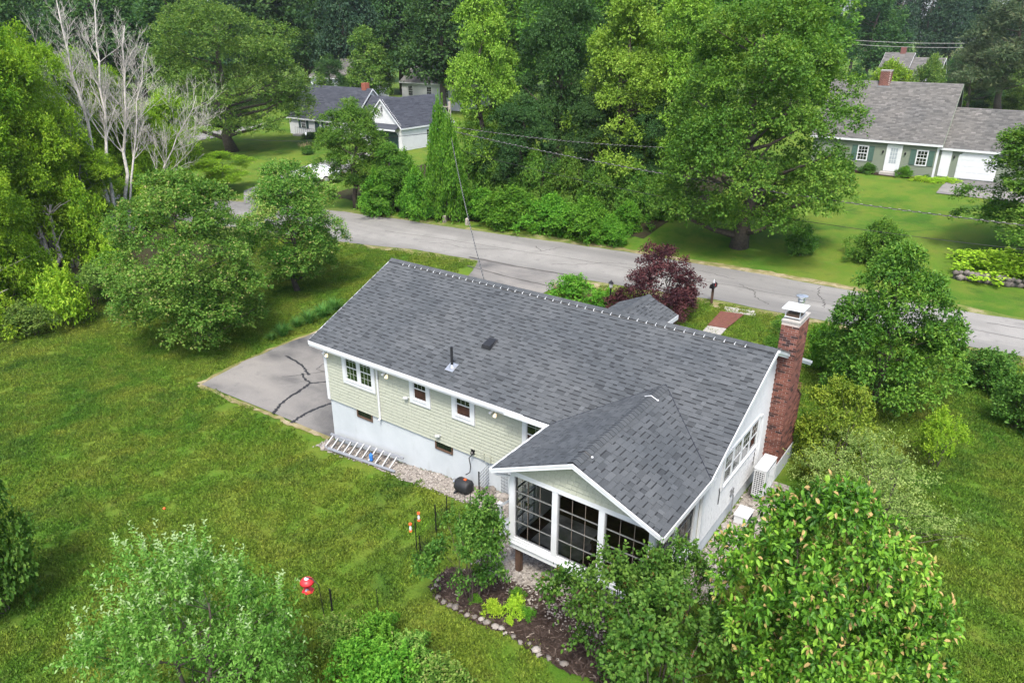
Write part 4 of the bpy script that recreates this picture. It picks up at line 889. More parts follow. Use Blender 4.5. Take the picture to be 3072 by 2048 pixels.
# the big bare dead tree
def dead_tree(base, tips, label, seed):
    r = np.random.default_rng(seed); B = np.array(G(*base)); D = depth(B); o = thing('dead_tree', label, 'dead tree', tuple(B)); trunk = MB(); br = MB()
    def grow(p, d, l, rad, lev):
        n = 5; P = [p]; R_ = [rad]; q = p
        for k in range(n):
            d = d+r.normal(size=3)*(.05+.05*lev)+np.array([0, 0, .05]); d = d/np.linalg.norm(d); q = q+d*l/n; P.append(q); R_.append(rad*(1-.72*(k+1)/n))
        br.tube(P, R_, 5 if lev < 2 else 4, cap=False)
        if lev < 3:
            for k in range((5, 4, 3)[lev]):
                i = r.integers(1, n); dd = d*.75+rnd_unit(r, 1)[0]*.6+np.array([0, 0, .25]); grow(P[i], dd/np.linalg.norm(dd), l*r.uniform(.4, .65), max(R_[i]*.6, .008), lev+1)
    main = []
    for (tx, ty, dz, r0, wob) in tips:
        Q = at_depth(tx, ty, D+dz); P = []
        for k in range(11):
            f = k/10; q = B*(1-f)+Q*f; q = q+np.array([math.sin(f*3.1), -math.sin(f*3.1), 0])*wob+np.array([r.normal(), r.normal(), 0])*.07*(0 < k); P.append(q)
        P[0] = P[0]-np.array([0, 0, .15]); R_ = [r0*(1-.9*k/10)+.012 for k in range(11)]; trunk.tube(P, R_, 8)
        for k in range(4, 10):
            for j in range(3):
                d = (P[k]-P[k-1]); d = d/np.linalg.norm(d)*.8+rnd_unit(r, 1)[0]*.55; d = d/np.linalg.norm(d); grow(P[k], d, r.uniform(1.8, 4.6)*(1-.04*k), max(R_[k]*.42, .014), 0 if k < 8 else 1)
    trunk.build('trunk', M['bark_dead'], o, smooth=True); br.build('branches', M['bark_dead'], o)['kind'] = 'stuff'; return o
dead_tree((275,560), [(130,0,0,.15,.3), (215,-30,1.5,.13,.5), (75,110,.8,.07,.2)], 'tall bare dead tree with bleached trunks left of the near lawn maple', 31)
dead_tree((296,545), [(285,60,0,.14,.2), (335,100,1.0,.08,.4), (450,220,.5,.06,-.5)], 'second bare dead tree with low spreading limbs beside the first', 32)
# lawn maples
T('lawnmaple', 'lawn_maple', 'large round maple on the lawn nearest the driveway tip', (455,784), 398, 172, rz=1.0)
T('lawnmaple2', 'lawn_maple', 'smaller round maple on the lawn behind the driveway', (685,668), 366, 121, rz=4.0)
# mid distance left
T('linden', 'round_tree', 'big grey-green round-headed tree left of the white house', (535,348), -10, 190)
T('fardark', 'tall_tree', 'tall dark tree behind the white house with a visible forked trunk', (722,200), -150, 150, mat=LM['linden'])
T('fardark', 'tall_tree', 'dark dense tree right behind the white garage', (930,215), -60, 115)
T('maple', 'front_tree', 'dark green tree in front of the white house garage', (820,478), 228, 90, rz=2)
T('maple2', 'front_tree', 'short leafy tree between garage tree and utility pole', (900,485), 330, 65)
T('maple2', 'pale_tall_tree', 'tall pale-topped tree just right of the utility pole', (1110,455), -25, 98, mat=LM['pale'])
T('maple', 'deep_tree', 'darker tree in the middle of the far roadside wood', (1275,430), -60, 105, mat=LM['dark'])
T('maple2', 'bright_tall_tree', 'tall bright yellow-green tree left of the big maple', (1420,470), -45, 130, mat=LM['pale'])
T('maple2', 'bright_tall_tree', 'second bright tall tree, close behind the big maple', (1555,470), -80, 120, mat=LM['pale'])
T('maple', 'deep_tree', 'shaded tree low in the wood left of the big maple', (1490,480), 230, 80, mat=LM['dark'])
T('maple', 'deep_tree', 'dark tree between the bright tall tree and the thicket', (1360,470), 215, 80, mat=LM['dark'])
T('maple', 'deep_tree', 'dark tree right of the vine-covered pole above the thicket', (1200,470), 215, 85, mat=LM['dark'])
T('bigmaple', 'big_maple', 'huge spreading maple on the far lawn beside the road', (1697,568), -45, 212, rz=.4)
# far background woods
for k, (b, tp, w, lab, m) in enumerate([
  ((40,330),-60,120,'dark tree behind the woodland at the top left corner','dark'), ((270,300),-80,130,'dark tree at the top behind the bare dead tree','dark'), ((420,270),-70,110,'dark tree filling the top left of the round-headed tree','dark'),
  ((640,235),-120,120,'dark tree between round-headed tree and white house, behind','dark'), ((820,190),-140,120,'tree at the top behind the pale far building','linden'), ((1020,260),-90,110,'dark tree behind the pale-topped tree','dark'),
  ((1170,250),-90,120,'deep green tree at the top of the roadside wood','maple'), ((1290,260),-100,120,'tall green tree at the top centre of the wood','maple'), ((1450,260),-120,130,'tall tree behind the bright yellow-green tree','maple'), ((1620,280),-120,130,'tree behind the left part of the big maple','maple'), ((1800,270),-110,120,'tree behind the right part of the big maple','maple')]):
    T('fardark', 'background_tree', lab, b, tp, w, mat=LM[m], group='tall trees of the background wood')
T('fardark', 'round_dark_tree', 'dense dark round tree behind the grey-green house roof, left side', (1985,205), -20, 68, mat=LM['dark'])
T('pine', 'pine_tree', 'large feathery pine at the top right corner', (2290,262), -70, 130)
T('pine', 'pine_tree', 'smaller pine behind the garage of the grey-green house', (2215,262), 90, 60, mat=LM['pine'])
for k, (x, y, tp) in enumerate([(1860,120,-60),(1950,112,-60),(2040,110,-70),(2110,108,-55),(2170,110,-80),(2240,115,-60),(2320,118,-70),(2400,118,-60)]):
    B = at_depth(x, y+60, 195); z = zt(B[0], B[1]); T('fardark', 'far_tree', 'blue-green tree of the far dark wood at the top right', (float(B[0]), float(B[1]), z), tp, 50, group='far dark wood at the top right', mat=LM['bluegreen'])
for k, x in enumerate(range(-60, 1800, 95)):
    B = at_depth(x, 150, 125+14*(k % 3)); z = zt(B[0], B[1]); T('fardark', 'far_tree', 'dark tree of the distant wood closing off the background', (float(B[0]), float(B[1]), z), -90-25*(k % 4), 75, group='distant wood behind everything', mat=LM['dark' if k % 3 else 'bluegreen'])
T('maple2', 'yard_tree', 'leafy dark green tree at the right edge beyond the road', (2352,605), 215, 170, rz=1.5)
for (b, tp, w, lab, m) in [((2032,228),148,52,'bright lime shrub tree behind the grey-green house chimney','wood'), ((2125,232),140,48,'olive bush behind the grey-green house roof','linden'), ((2225,245),222,40,'small bright bushes above the garage roof','wood')]:
    T('vinepile', 'back_shrub', lab, b, tp, w, cat='shrub', mat=LM[m])
for k, (x, y, tp, w) in enumerate([(1905,215,150,40),(1960,225,160,36),(2085,215,165,40),(2130,232,190,36),(2190,238,195,40),(2260,250,200,45),(2330,255,205,45),(1870,240,150,40),(2060,200,150,40),(2180,205,140,45),(2290,215,120,60)]):
    T('vinepile', 'hedge_bush', 'dense bush of the tree line behind the grey-green house', (x, y), tp, w, cat='shrub', group='bushes behind the grey-green house', mat=LM['dark' if k % 2 else 'linden'])
# thicket along the far road edge
for k, (b, tp, w, lab) in enumerate([((1035,507),300,55,'vine heap climbing the utility pole foot'), ((1015,500),262,40,'vine-clad column hiding the utility pole'), ((1110,500),440,70,'low vine mound right of the pole along the road'), ((1180,520),440,80,'vine thicket mound in the middle of the far road edge'), ((1265,530),455,80,'vine thicket mound under the shaded trees'), ((1345,545),462,75,'lush vine mound near the end of the thicket'), ((1400,560),500,50,'rounded bright bush ending the thicket'), ((1440,530),470,50,'shrub between thicket and big maple'), ((960,500),400,55,'dense bush left of the pole by the wooden posts'), ((870,492),400,55,'bush below the dark garage tree by the posts'), ((930,470),360,60,'bush under the garage wall')]):
    T('vinepile', 'vine_mound', lab, b, tp, w, cat='vines', group='vine thicket along the far road edge')
for k, (b, tp, w, lab) in enumerate([((1085,465),330,60,'shaded understory bush right behind the pole'), ((1150,470),350,60,'shaded understory bush under the pale-topped tree'), ((1225,480),360,60,'shaded understory bush in the deep wood gap'), ((1300,490),365,60,'shaded understory bush below the dark trees'), ((1375,500),380,60,'shaded understory bush below the bright tall tree'), ((1455,505),390,60,'shaded understory bush beside the big maple'), ((1530,500),400,55,'understory bush touching the big maple crown'), ((1180,430),250,70,'tall leafy undergrowth deeper in the wood, left part'), ((1340,440),260,75,'tall leafy undergrowth deeper in the wood, middle part'), ((1480,450),270,75,'tall leafy undergrowth deeper in the wood, right part')]):
    T('vinepile', 'understory_bush', lab, b, tp, w, cat='shrub', group='understory of the roadside wood', mat=LM['maple'])
for k, (b, tp, w, lab) in enumerate([((60,640),430,80,'undergrowth bush between the mottled trunks'), ((210,600),430,70,'undergrowth bush behind the near lawn maple'), ((330,520),400,70,'undergrowth bush at the foot of the dead trees'), ((420,480),380,60,'undergrowth bush between dead tree and small bright tree'), ((100,690),560,60,'low undergrowth bush under the arching shrubs'), ((0,700),480,70,'undergrowth bush at the left edge')]):
    T('vinepile', 'understory_bush', lab, b, tp, w, cat='shrub', group='understory of the left wood', mat=LM['wood'])
T('fardark', 'tall_tree', 'leafy tree partly hiding the pale far building', (850,258), 70, 60, mat=LM['linden'])
T('maple', 'deep_tree', 'green tree hiding the foot of the pale far building', (765,262), 125, 42, mat=LM['dark'])
# near trees and shrubs on the right
plant('dogwood', 'dogwood_tree', 'dense dark green rounded tree right of the chimney', 'tree', (2010,925), 560, 165, rz=.7)
plant('holly', 'yellow_bush', 'yellow-green rounded bush beside the chimney', 'shrub', (1905,1075), 880, 98)
plant('conifer', 'conifer_shrub', 'small upright dark evergreen behind the roof by the chimney', 'shrub', (1782,815), 722, 30)
plant('shrub', 'light_shrub', 'light green shrub between chimney and dense dark tree', 'shrub', (1880,850), 745, 40, mat=LM['vine'])
plant('lilac', 'young_tree', 'small young light green tree alone on the right lawn', 'tree', (2142,1068), 945, 52, mat=LM['wood'])
plant('shrub', 'dark_shrub', 'dark green shrub at the right edge below the road', 'shrub', (2265,895), 810, 65, mat=LM['lilac'])
plant('shrub', 'dark_shrub', 'lower dark shrub cut by the right picture edge', 'shrub', (2335,985), 870, 62, mat=LM['lilac'])
plant('crab', 'crabapple_tree', 'sparse pale green spreading tree beside the air conditioner', 'tree', (1985,1250), 1025, 195, rz=.9)
plant('magnolia', 'magnolia_bush', 'huge magnolia with bronze-tipped leaves at the bottom right', 'tree', (1845,1690), 1150, 245, rz=.3)
plant('lilac', 'lilac_bush', 'lilac bush with thin stems in the mulch bed left of the porch', 'shrub', (1090,1372), 1158, 88, rz=2)
plant('lilac', 'lilac_bush', 'big lilac with rusty spent blooms in front of the porch windows', 'shrub', (1400,1545), 1275, 125, rz=1)
plant('lilac', 'lilac_bush', 'lilac against the right half of the porch, touching the magnolia', 'shrub', (1535,1500), 1255, 95, rz=4)
plant('lilac', 'lilac_bush', 'low lilac at the bottom edge left of the magnolia', 'shrub', (1500,1680), 1370, 150, rz=5)
plant('apple', 'apple_tree', 'silvery green apple tree with upright shoots at the bottom left', 'tree', (480,1700), 1300, 250, rz=.2)
plant('shrub', 'left_bush', 'dense green bush cut by the left picture edge', 'shrub', (10,1400), 1110, 95, mat=LM['lilac'])
for k, (b, tp, w, lab) in enumerate([((800,1490),1435,55,'bramble nearest the red bird feeder'),((870,1500),1430,60,'bramble at the foot of the thin hook pole'),((940,1550),1480,65,'bramble in the middle of the patch edge'),((830,1560),1490,70,'bramble behind the first ones at the bottom edge'),((1010,1590),1530,60,'rightmost bramble of the patch'),((900,1610),1530,80,'bramble cut by the bottom picture edge')]):
    plant('weed', 'bramble', lab, 'shrub', b, tp, w, group='bramble patch at the bottom edge', mat=LM['vine' if k % 2 else 'lawnmaple'])
plant('purple', 'purple_maple', 'dark purple leaved maple by the road behind the roof', 'tree', (1512,725), 565, 98, rz=1)
plant('shrub', 'lawn_shrub', 'lone upright shrub on the far lawn right of the big maple', 'shrub', (1840,585), 522, 32, mat=LM['lilac'])
plant('vinepile', 'lawn_shrub', 'round green bush on the far lawn near the road', 'shrub', (2010,605), 515, 62, mat=LM['maple'])
plant('weed', 'yellow_plants', 'bright yellow-green planting above the stone wall at the right edge', 'shrub', (2290,630), 588, 90, mat=LM['lime'])

# spent blooms on the lilacs
_r = np.random.default_rng(8); _P = LEAFP['lilac']; _top = _P[_P[:, 2] > 1.6]; _c = _top[_r.choice(len(_top), 40)]
_n = 40*16; _j = np.arange(_n)//16; _Q = _c[_j]+np.stack([_r.normal(0, .03, _n), _r.normal(0, .03, _n), _r.uniform(0, .16, _n)], 1)
_bm = leaf_mesh('spent_bloom', _Q, rnd_unit(_r, _n), rnd_unit(_r, _n), np.full(_n, .03), np.full(_n, .022), np.clip(_r.normal(.45, .2, _n), 0, .84), LM['rust'])
for o in [o for o in bpy.data.objects if o.name.startswith('lilac_bush') and 'left of the porch' not in o['label']]:
    c = [q for q in o.children if q.name.startswith('crown')][0]; b = bpy.data.objects.new('spent_bloom', _bm); COL.objects.link(b); b.parent = o; b.rotation_euler = c.rotation_euler; b.scale = c.scale; b['kind'] = 'stuff'
# ------------------------------------------------------------------ things around the house
rg = np.random.default_rng(77)
def C8(x, y): return ((1024+x*.43536)/VV, (1366+y*.43536)/VV)      # photo detail -> photo point
# air conditioner on the gable side
gz0 = zt(14.1, 4.1)
ac = thing('air_conditioner', 'white outdoor air conditioner beside the chimney foot', 'air conditioner', (14.13, 4.15, gz0))
ax0, ax1, ay0, ay1, az0, az1 = 13.97, 14.30, 3.70, 4.60, 1.42, 2.30
mb = MB(); mb.box(ax0, ax1, ay0, ay1, az0, az1-.03); mb.build('case', M['white'], ac)
mb = MB(); mb.box(ax0-.01, ax1+.012, ay0-.012, ay1+.01, az1-.03, az1); mb.build('top_cover', M['white'], ac)
mb = MB(); mb.box(ax0+.02, ax1-.03, ay0-.006, ay0-.001, az0+.05, az1-.07); co = mb.build('coil', M['black_plastic'], ac)
for k in range(13): z = az0+.06+k*.061; mb = MB(); mb.box(ax0+.02, ax1-.03, ay0-.016, ay0-.007, z, z+.014); mb.build('grille_bar', M['white'], co)
for k in range(5): x = ax0+.02+k*.062; mb = MB(); mb.box(x, x+.016, ay0-.02, ay0-.0165, az0+.05, az1-.07); mb.build('grille_bar', M['white'], co)
mb = MB(); mb.box(ax1+.001, ax1+.004, ay0+.25, ay1-.05, az0+.08, az1-.1); fg = mb.build('fan_opening', M['black_plastic'], ac)
for k in range(15): z = az0+.085+k*.046; mb = MB(); mb.box(ax1+.005, ax1+.018, ay0+.25, ay1-.05, z, z+.026); mb.build('louvre', M['white'], fg)
for yy in (ay0+.1, ay1-.15): mb = MB(); mb.box(ax0+.02, ax1-.02, yy, yy+.06, gz0-.05, az0); mb.build('foot', M['concrete'], ac)
bx = thing('utility_box', 'low white utility box in front of the air conditioner', 'utility box', (14.15, 2.8, zt(14.15, 2.8)))
mb = MB(); z = zt(14.15, 2.8); mb.box(13.95, 14.30, 2.45, 2.95, z-.05, z+.26); mb.box(13.93, 14.32, 2.43, 2.97, z+.261, z+.29); mb.build('case', M['white'], bx)
mb = MB(); mb.box(14.301, 14.31, 2.52, 2.88, z+.06, z+.2); mb.build('vent_panel', M['black_plastic'], bx)
# gravel strip along the foundation
def gravel(name, label, pts, n, lo, hi, seed, base=True, mat=None):
    r = np.random.default_rng(seed); h = len(pts)//2; A_ = lin(pts[:h], 60); B_ = lin(pts[h:][::-1], 60)
    if base: drape('gravel_bed', pts[:h], pts[h:][::-1], 40, 6, M['gravelbase'], .03, .05, seed, kind='structure')
    mb = MB(); u = r.random(n); i = (r.random(n)*59).astype(int)
    for k in range(n):
        q = A_[i[k]]*(1-u[k])+B_[i[k]]*u[k]+r.normal(0, .05, 2); s = r.uniform(lo, hi); z = zt(*q)+.03+s*.2; rot = r.random()*6.28; sx, sy, sz = s*r.uniform(.7,1.2), s*r.uniform(.7,1.1), s*r.uniform(.4,.7)
        c, sn = math.cos(rot), math.sin(rot); P = [(1,0,0),(0,1,0),(-1,0,0),(0,-1,0),(0.2,.1,1),(0,0,-1)]
        mb.add([(q[0]+(p[0]*sx)*c-(p[1]*sy)*sn, q[1]+(p[0]*sx)*sn+(p[1]*sy)*c, z+p[2]*sz) for p in P], [(0,1,4),(1,2,4),(2,3,4),(3,0,4),(1,0,5),(2,1,5),(3,2,5),(0,3,5)], float(np.clip(r.normal(.5,.25),0,1)))
    o = mb.build(name, mat or M['stone']); return tag(o, label, 'gravel', kind='stuff')
gravel('gravel', 'pale gravel strip along the white foundation', [(.2,-.28),(3,-.30),(6,-.42),(8.6,-.55),(8.6,.36),(6,.36),(3,.36),(.2,.36)], 3800, .02, .045, 1)
gravel('gravel', 'white crushed stone under the screened porch', [(8.9,-2.4),(10.2,-2.9),(11.6,-3.1),(13.6,-3.2),(13.6,.2),(11.6,.2),(10.2,.2),(8.9,.2)], 3800, .022, .05, 2)
gravel('gravel', 'gravel strip along the gable wall', [(13.74,-.9),(13.76,3),(13.76,5.1),(14.7,5.1),(14.75,3),(14.7,-.9)], 1500, .02, .045, 3)
# rock piles
def rocks(pts, label, group, rmin, rmax, name='rock', pix=None):
    for k, p in enumerate(pts):
        p = (p[0]+rg.normal(0, 4 if pix else 1), p[1]+rg.normal(0, 4 if pix else 1)); q = G(*(pix(*p) if pix else p)); s = rg.uniform(rmin, rmax); o = thing(name, label[k] if isinstance(label, list) else label, 'rock', (q[0], q[1], q[2]), rg.random()*6, group)
        mb = MB(); mb.rock((0, 0, s*.28), (s*rg.uniform(.8,1.3), s*rg.uniform(.7,1.0), s), rg, float(rg.uniform(.1,.75))); mb.build('stone', M['stone'], o, smooth=True, world_built=False)
rocks([(748,1026),(757,1020),(765,1030),(755,1034),(770,1022),(745,1033)], 'rounded field stone in the small heap at the left end of the ladder', 'stones heaped by the ladder', .10, .17)
rocks([(705,835),(670,870),(622,935),(648,900),(665,985),(700,1015),(745,1045),(785,1055),(825,1080),(870,1105),(910,1120),(960,1140),(1000,1160),(1060,1185),(1100,1205),(1130,1230),(1180,1250),(1230,1285),(1295,1305),(1340,1345),(1360,1375),(1430,1400),(1490,1420),(1535,1450)], 'pale field stone in the curved edging of the mulch bed', 'stone edging of the mulch bed', .06, .12, 'edging_stone', C8)
rocks([(1000,250),(1030,265),(1060,270),(1090,285),(1045,240),(1115,295),(1010,290),(970,240)], 'brown rock in the heap between wire fence and porch', 'rocks heaped by the porch steps', .09, .18, 'rock', C8)
# mulch bed
_b = [G(*C8(x, y))[:2] for x, y in [(690,830),(615,930),(660,1000),(760,1060),(900,1135),(1050,1195),(1200,1270),(1340,1370),(1530,1470),(1900,1640)]]
_t = [G(*C8(x, y))[:2] for x, y in [(760,790),(900,800),(1000,830),(1100,850),(1250,900),(1350,930),(1500,960),(1700,1000),(1900,1050),(2200,1200)]]
drape('mulch_bed', _t, _b, 60, 20, M['mulch'], .035, .04, 13, kind='structure')
def chips():
    r = np.random.default_rng(5); A_, B_ = lin(_t, 60), lin(_b, 60); mb = MB()
    for k in range(3200):
        i = r.integers(0, 60); u = r.random(); q = A_[i]*(1-u)+B_[i]*u+r.normal(0, .04, 2); a = r.random()*6.28; l, w = r.uniform(.03,.09), r.uniform(.008,.02); z = zt(*q)+.045; c, s = math.cos(a), math.sin(a); t_ = r.uniform(-.02,.03)
        mb.add([(q[0]-c*l-s*w, q[1]-s*l+c*w, z), (q[0]-c*l+s*w, q[1]-s*l-c*w, z), (q[0]+c*l+s*w, q[1]+s*l-c*w, z+t_), (q[0]+c*l-s*w, q[1]+s*l+c*w, z+t_)], [(0,1,2,3)], float(np.clip(abs(r.normal(0,.3)),0,1)))
    return tag(mb.build('bark_chips', shaded('bark_chip', [(0,(.02,.013,.01)),(.5,(.07,.05,.04)),(1,(.28,.24,.2))], .95, 30, .2)), 'dark bark chips covering the mulch bed', 'bark chips', kind='stuff')
chips()
# ladder lying on edge along the foundation
ld = thing('ladder', 'aluminium extension ladder lying on edge along the white foundation', 'ladder', (2.0, .0, zt(2.0, 0)))
def lx(x): return zt(x, .0)+.05
for (yo, x0, x1, dz) in ((.0, .40, 3.55, .0), (-.05, .75, 3.95, .045)):
    for h, y in ((.02, yo-.22), (.30, yo+.20)):
        mb = MB(); z0, z1 = lx(x0)+h+dz, lx(x1)+h+dz; mb.add([(x0,y-.035,z0-.02),(x1,y-.035,z1-.02),(x1,y+.03,z1+.025),(x0,y+.03,z0+.025),(x0,y-.055,z0+.01),(x1,y-.055,z1+.01),(x1,y+.01,z1+.055),(x0,y+.01,z0+.055)], [(3,2,1,0),(4,5,6,7),(0,1,5,4),(1,2,6,5),(2,3,7,6),(3,0,4,7)]); mb.build('rail', M['aluminium'], ld)
    for k in range(10):
        x = x0+.12+k*.31; mb = MB(); mb.tube([(x, yo-.22, lx(x)+dz+.03), (x, yo+.20, lx(x)+dz+.31)], .026, 6); mb.build('rung', M['aluminium'], ld)
bl_ = thing('blue_jug', 'small blue container standing on the ladder', 'container', (2.75, -.10, zt(2.75, -.10)))
mb = MB(); mb.lathe((2.75, -.16, zt(2.75, -.1)+.10), [(.06,0),(.065,.02),(.065,.2),(.05,.23),(.02,.25),(.02,.28)], 12); mb.build('jug', M['blue'], bl_, smooth=False)
# black drum (hose box) with black hose to the wall
p = G(1066, 1132); db = thing('black_drum', 'rounded black plastic drum on the gravel by the house wall', 'drum', p)
mb = MB(); mb.M = Matrix.Translation(Vector(p)); n = 14
mb.tube([(-.26,0,.27),(-.23,0,.27),(-.17,0,.27),(.17,0,.27),(.23,0,.27),(.26,0,.27)], [.15,.20,.23,.23,.20,.15], n); mb.build('body', M['black_plastic'], db, smooth=True)
mb = MB(); mb.M = Matrix.Translation(Vector(p)); mb.tube([(-.31,0,.30),(-.36,0,.30)], .09, 10); mb.tube([(-.36,0,.30),(-.36,-.1,.44)], .02, 6); mb.build('crank', M['steel'], db)
for s in (-.2, .2): mb = MB(); mb.M = Matrix.Translation(Vector(p)); mb.box(s-.03, s+.03, -.22, .22, -.02, .07); mb.build('foot', M['black_plastic'], db)
mb = MB(); mb.M = Matrix.Translation(Vector(p)); mb.box(.02, .10, -.03, .03, .49, .52); mb.build('handle', M['orange'], db)
hs = thing('garden_hose', 'black hose hanging from the wall tap down to the drum', 'hose', (6.65, .2, .6))
mb = MB(); w0 = np.array([6.68, .30, 1.78]); w1 = np.array(p)+[0, .1, .6]; mb.tube([w0, w0+[-.05,-.1,-.1], w0*.6+w1*.4+[.05,-.02,-.12], w1+[.12,.05,.1], w1], .016, 6); mb.build('tube', M['black_plastic'], hs)
# wire fence panel, stakes, netting
fp = thing('wire_fence', 'dark wire mesh fence panels between stake and porch', 'fence', G(1100, 1148))
def panel(a, b, h, nv, nh):
    a, b = np.array(G(*a)), np.array(G(*b))
    for k in range(nv+1): q = a+(b-a)*k/nv; mb = MB(); mb.tube([q, q+[0,0,h]], .004, 4); mb.build('upright_wire', M['wire'], fp)
    for k in range(nh+1): mb = MB(); mb.tube([a+[0,0,h*k/nh], b+[0,0,h*k/nh]], .005, 4); mb.build('cross_wire', M['wire'], fp)
panel((1101,1149), (1128,1118), .9, 8, 8); panel((1128,1118), (1166,1140), .9, 11, 8)
def stake(a, top, label, r0=.012, cap=False):
    q = np.array(G(*a)); h = height_to(q, top); o = thing('stake', label, 'stake', tuple(q)); mb = MB(); mb.tube([q-[0,0,.1], q+[0,0,h]], r0, 6); mb.build('rod', M['black_metal'], o)
    mb = MB(); mb.box(q[0]-.03, q[0]+.03, q[1]-.008, q[1]+.008, q[2]+.08, q[2]+.16); mb.build('foot_plate', M['black_metal'], o); return q, h
S = []
for a, tp, lab, r0 in [((1101,1149),1083,'thick black stake at the corner of the wire fence',.022), ((1081,1164),1121,'short thin black stake in front of the black drum',.012), ((1027,1181),1139,'thin black stake left of the steps',.015), ((1002,1223),1158,'black stake halfway along the thin garden fence',.02), ((959,1290),1190,'tall black pole carrying the hummingbird feeders',.014), ((966,1272),1230,'short leaning stake beside the feeder pole',.018), ((997,1296),1239,'thin stake left of the lilac in the mulch bed',.012), ((1011,1362),1294,'thin stake at the mulch bed tip',.010)]:
    S.append(stake(a, tp, lab, r0))
nt = thing('garden_netting', 'fine dark netting between the thin garden stakes', 'netting', tuple(S[3][0]))
for i, j in ((1,2),(2,3),(3,5),(5,6)):
    a, b = S[i][0], S[j][0]; h = min(S[i][1], S[j][1])
    for k in range(5): mb = MB(); z = h*(.15+.2*k); mb.tube([a+[0,0,z], (a+b)/2+[0,0,z-.03], b+[0,0,z]], .003, 3); mb.build('strand', M['wire'], nt)
    for k in range(1, 9): q = a+(b-a)*k/9; mb = MB(); mb.tube([q+[0,0,h*.12], q+[0,0,h*.92]], .0025, 3); mb.build('strand', M['wire'], nt)
# hummingbird feeders
def hook(q, h, dx, dy): 
    return [q+[0,0,h], q+[dx*.3,dy*.3,h+.06], q+[dx*.8,dy*.8,h+.05], q+[dx,dy,h-.05]]
q, h = S[4]
for (dx, dy, dz, lab) in ((.02, .12, .12, 'upper hummingbird feeder with red top'), (-.13, -.05, -.18, 'lower hummingbird feeder with red top')):
    f_ = thing('hummingbird_feeder', lab, 'bird feeder', (q[0]+dx, q[1]+dy, q[2]+h+dz-.2)); c = np.array([q[0]+dx, q[1]+dy, q[2]+h+dz])
    mb = MB(); mb.lathe(c, [(.015,0),(.04,-.0),(.042,-.04),(.015,-.06)][::-1], 10); mb.build('top', M['orange'], f_)
    mb = MB(); mb.lathe(c-[0,0,.20], [(.03,0),(.035,.05),(.02,.12)], 8); mb.build('bottle', M['white'], f_)
    mb = MB(); mb.lathe(c-[0,0,.26], [(.02,0),(.042,.012),(.042,.03),(.02,.04)], 10); mb.build('base', M['orange'], f_)
    mb = MB(); mb.tube([c, c+[-dx*.5,-dy*.5,.06], [q[0],q[1],q[2]+h]], .004, 4); mb.build('hanger', M['black_metal'], f_)
# red bird feeder on a hooked pole, second stake, bare hook
q = np.array(G(750, 1441)); h = height_to(q, 1348); o = thing('feeder_pole', 'leaning black hooked pole holding the red bird feeder', 'pole', tuple(q)); tip = at_depth(704, 1328, depth(q)*.985); topp = q+[-.12,.02,h]
mb = MB(); mb.tube([q-[0,0,.1], q*.5+topp*.5, topp, topp*.5+tip*.5+[0,0,.08], tip+[0,0,.04]], .010, 6); mb.build('rod', M['black_metal'], o)
f_ = thing('bird_feeder', 'red umbrella bird feeder with a red tray at the bottom left', 'bird feeder', (tip[0], tip[1], tip[2]-.45))
mb = MB(); mb.lathe(tip, [(.17,-.12),(.16,-.08),(.12,-.03),(.06,.0),(.0,.012)], 14); mb.build('dome', M['red'], f_, smooth=True)
mb = MB(); mb.lathe(tip+[0,0,.004], [(.075,-.012),(.05,.0),(.0,.02)], 14); mb.build('dome_patch', plain('pale_blue_paint', (.5,.68,.75), .4), f_)
mb = MB(); mb.tube([tip, tip-[0,0,.34]], .006, 5); mb.build('hanger', M['black_metal'], f_)
mb = MB(); mb.lathe(tip-[0,0,.40], [(.10,0),(.15,.05),(.14,.05),(.09,.015),(0,.012)], 6); mb.build('tray', M['red'], f_)
mb = MB(); mb.rock(tip-[-.05,.02,.36], (.045,.045,.05), rg, .8); mb.build('orange_half', M['orange'], f_); mb = MB(); mb.rock(tip-[.05,.0,.37], (.045,.05,.035), rg, .8); mb.build('seed_cup', M['white'], f_)
stake((767,1432), 1352, 'thick black stake right of the red bird feeder', .024)
q, h = stake((872,1436), 1352, 'thin black hook pole alone on the lawn', .008)
# lime perennials in the bed
for (x, y, s, lab, m) in [(1040,1085,.28,'lime green perennial, left one in the mulch bed','lime'), (1195,1085,.32,'bright green perennial, largest in the mulch bed','lime'), (1155,1150,.14,'tiny lime sprout nearest the bed edging','lime'), (1205,985,.24,'green perennial under the porch edge','vine'), (1285,1110,.22,'darker green perennial right of the lime ones','vine'), (920,1010,.18,'small sprout at the lilac foot','vine')]:
    plant('weed', 'perennial', lab, 'plant', C8(x, y), None, None, H=s*1.2, R=s*.8, mat=LM[m], crown_name='leaves', stem='stem')
# daylily clumps and other blade tufts
def blade_tuft(kind, n, L0, w, mat, seed, arch=.6):
    r = np.random.default_rng(seed); k = 4; V = []; F = []; lv = []
    for i in range(n):
        a = r.random()*6.28; out = r.uniform(.25, 1.0); l = L0*r.uniform(.7, 1.15); b = np.array([math.cos(a), math.sin(a), 0]); s = np.array([-b[1], b[0], 0]); p0 = b*r.uniform(0, .12); base = len(V)
        for j in range(k+1):
            f = j/k; p = p0+b*out*l*.8*f**1.3+np.array([0, 0, l*(f-arch*out*f**2.2)]); ww = w*(1-f)**.6*.5+.001
            V += [p-s*ww, p+s*ww]
        for j in range(k): F.append((base+2*j, base+2*j+1, base+2*j+3, base+2*j+2)); lv.append(float(np.clip(r.normal(.45,.18),0,.84)))
    me = bpy.data.meshes.new('blades_'+kind); me.from_pydata([tuple(v) for v in V], [], F); at = me.attributes.new('lv','FLOAT','FACE'); at.data.foreach_set('value', lv); me.materials.append(mat); KIND[kind] = me
blade_tuft('lily', 190, .75, .028, LM['lily'], 1); blade_tuft('straw', 120, .8, .012, LM['straw'], 2, .35)
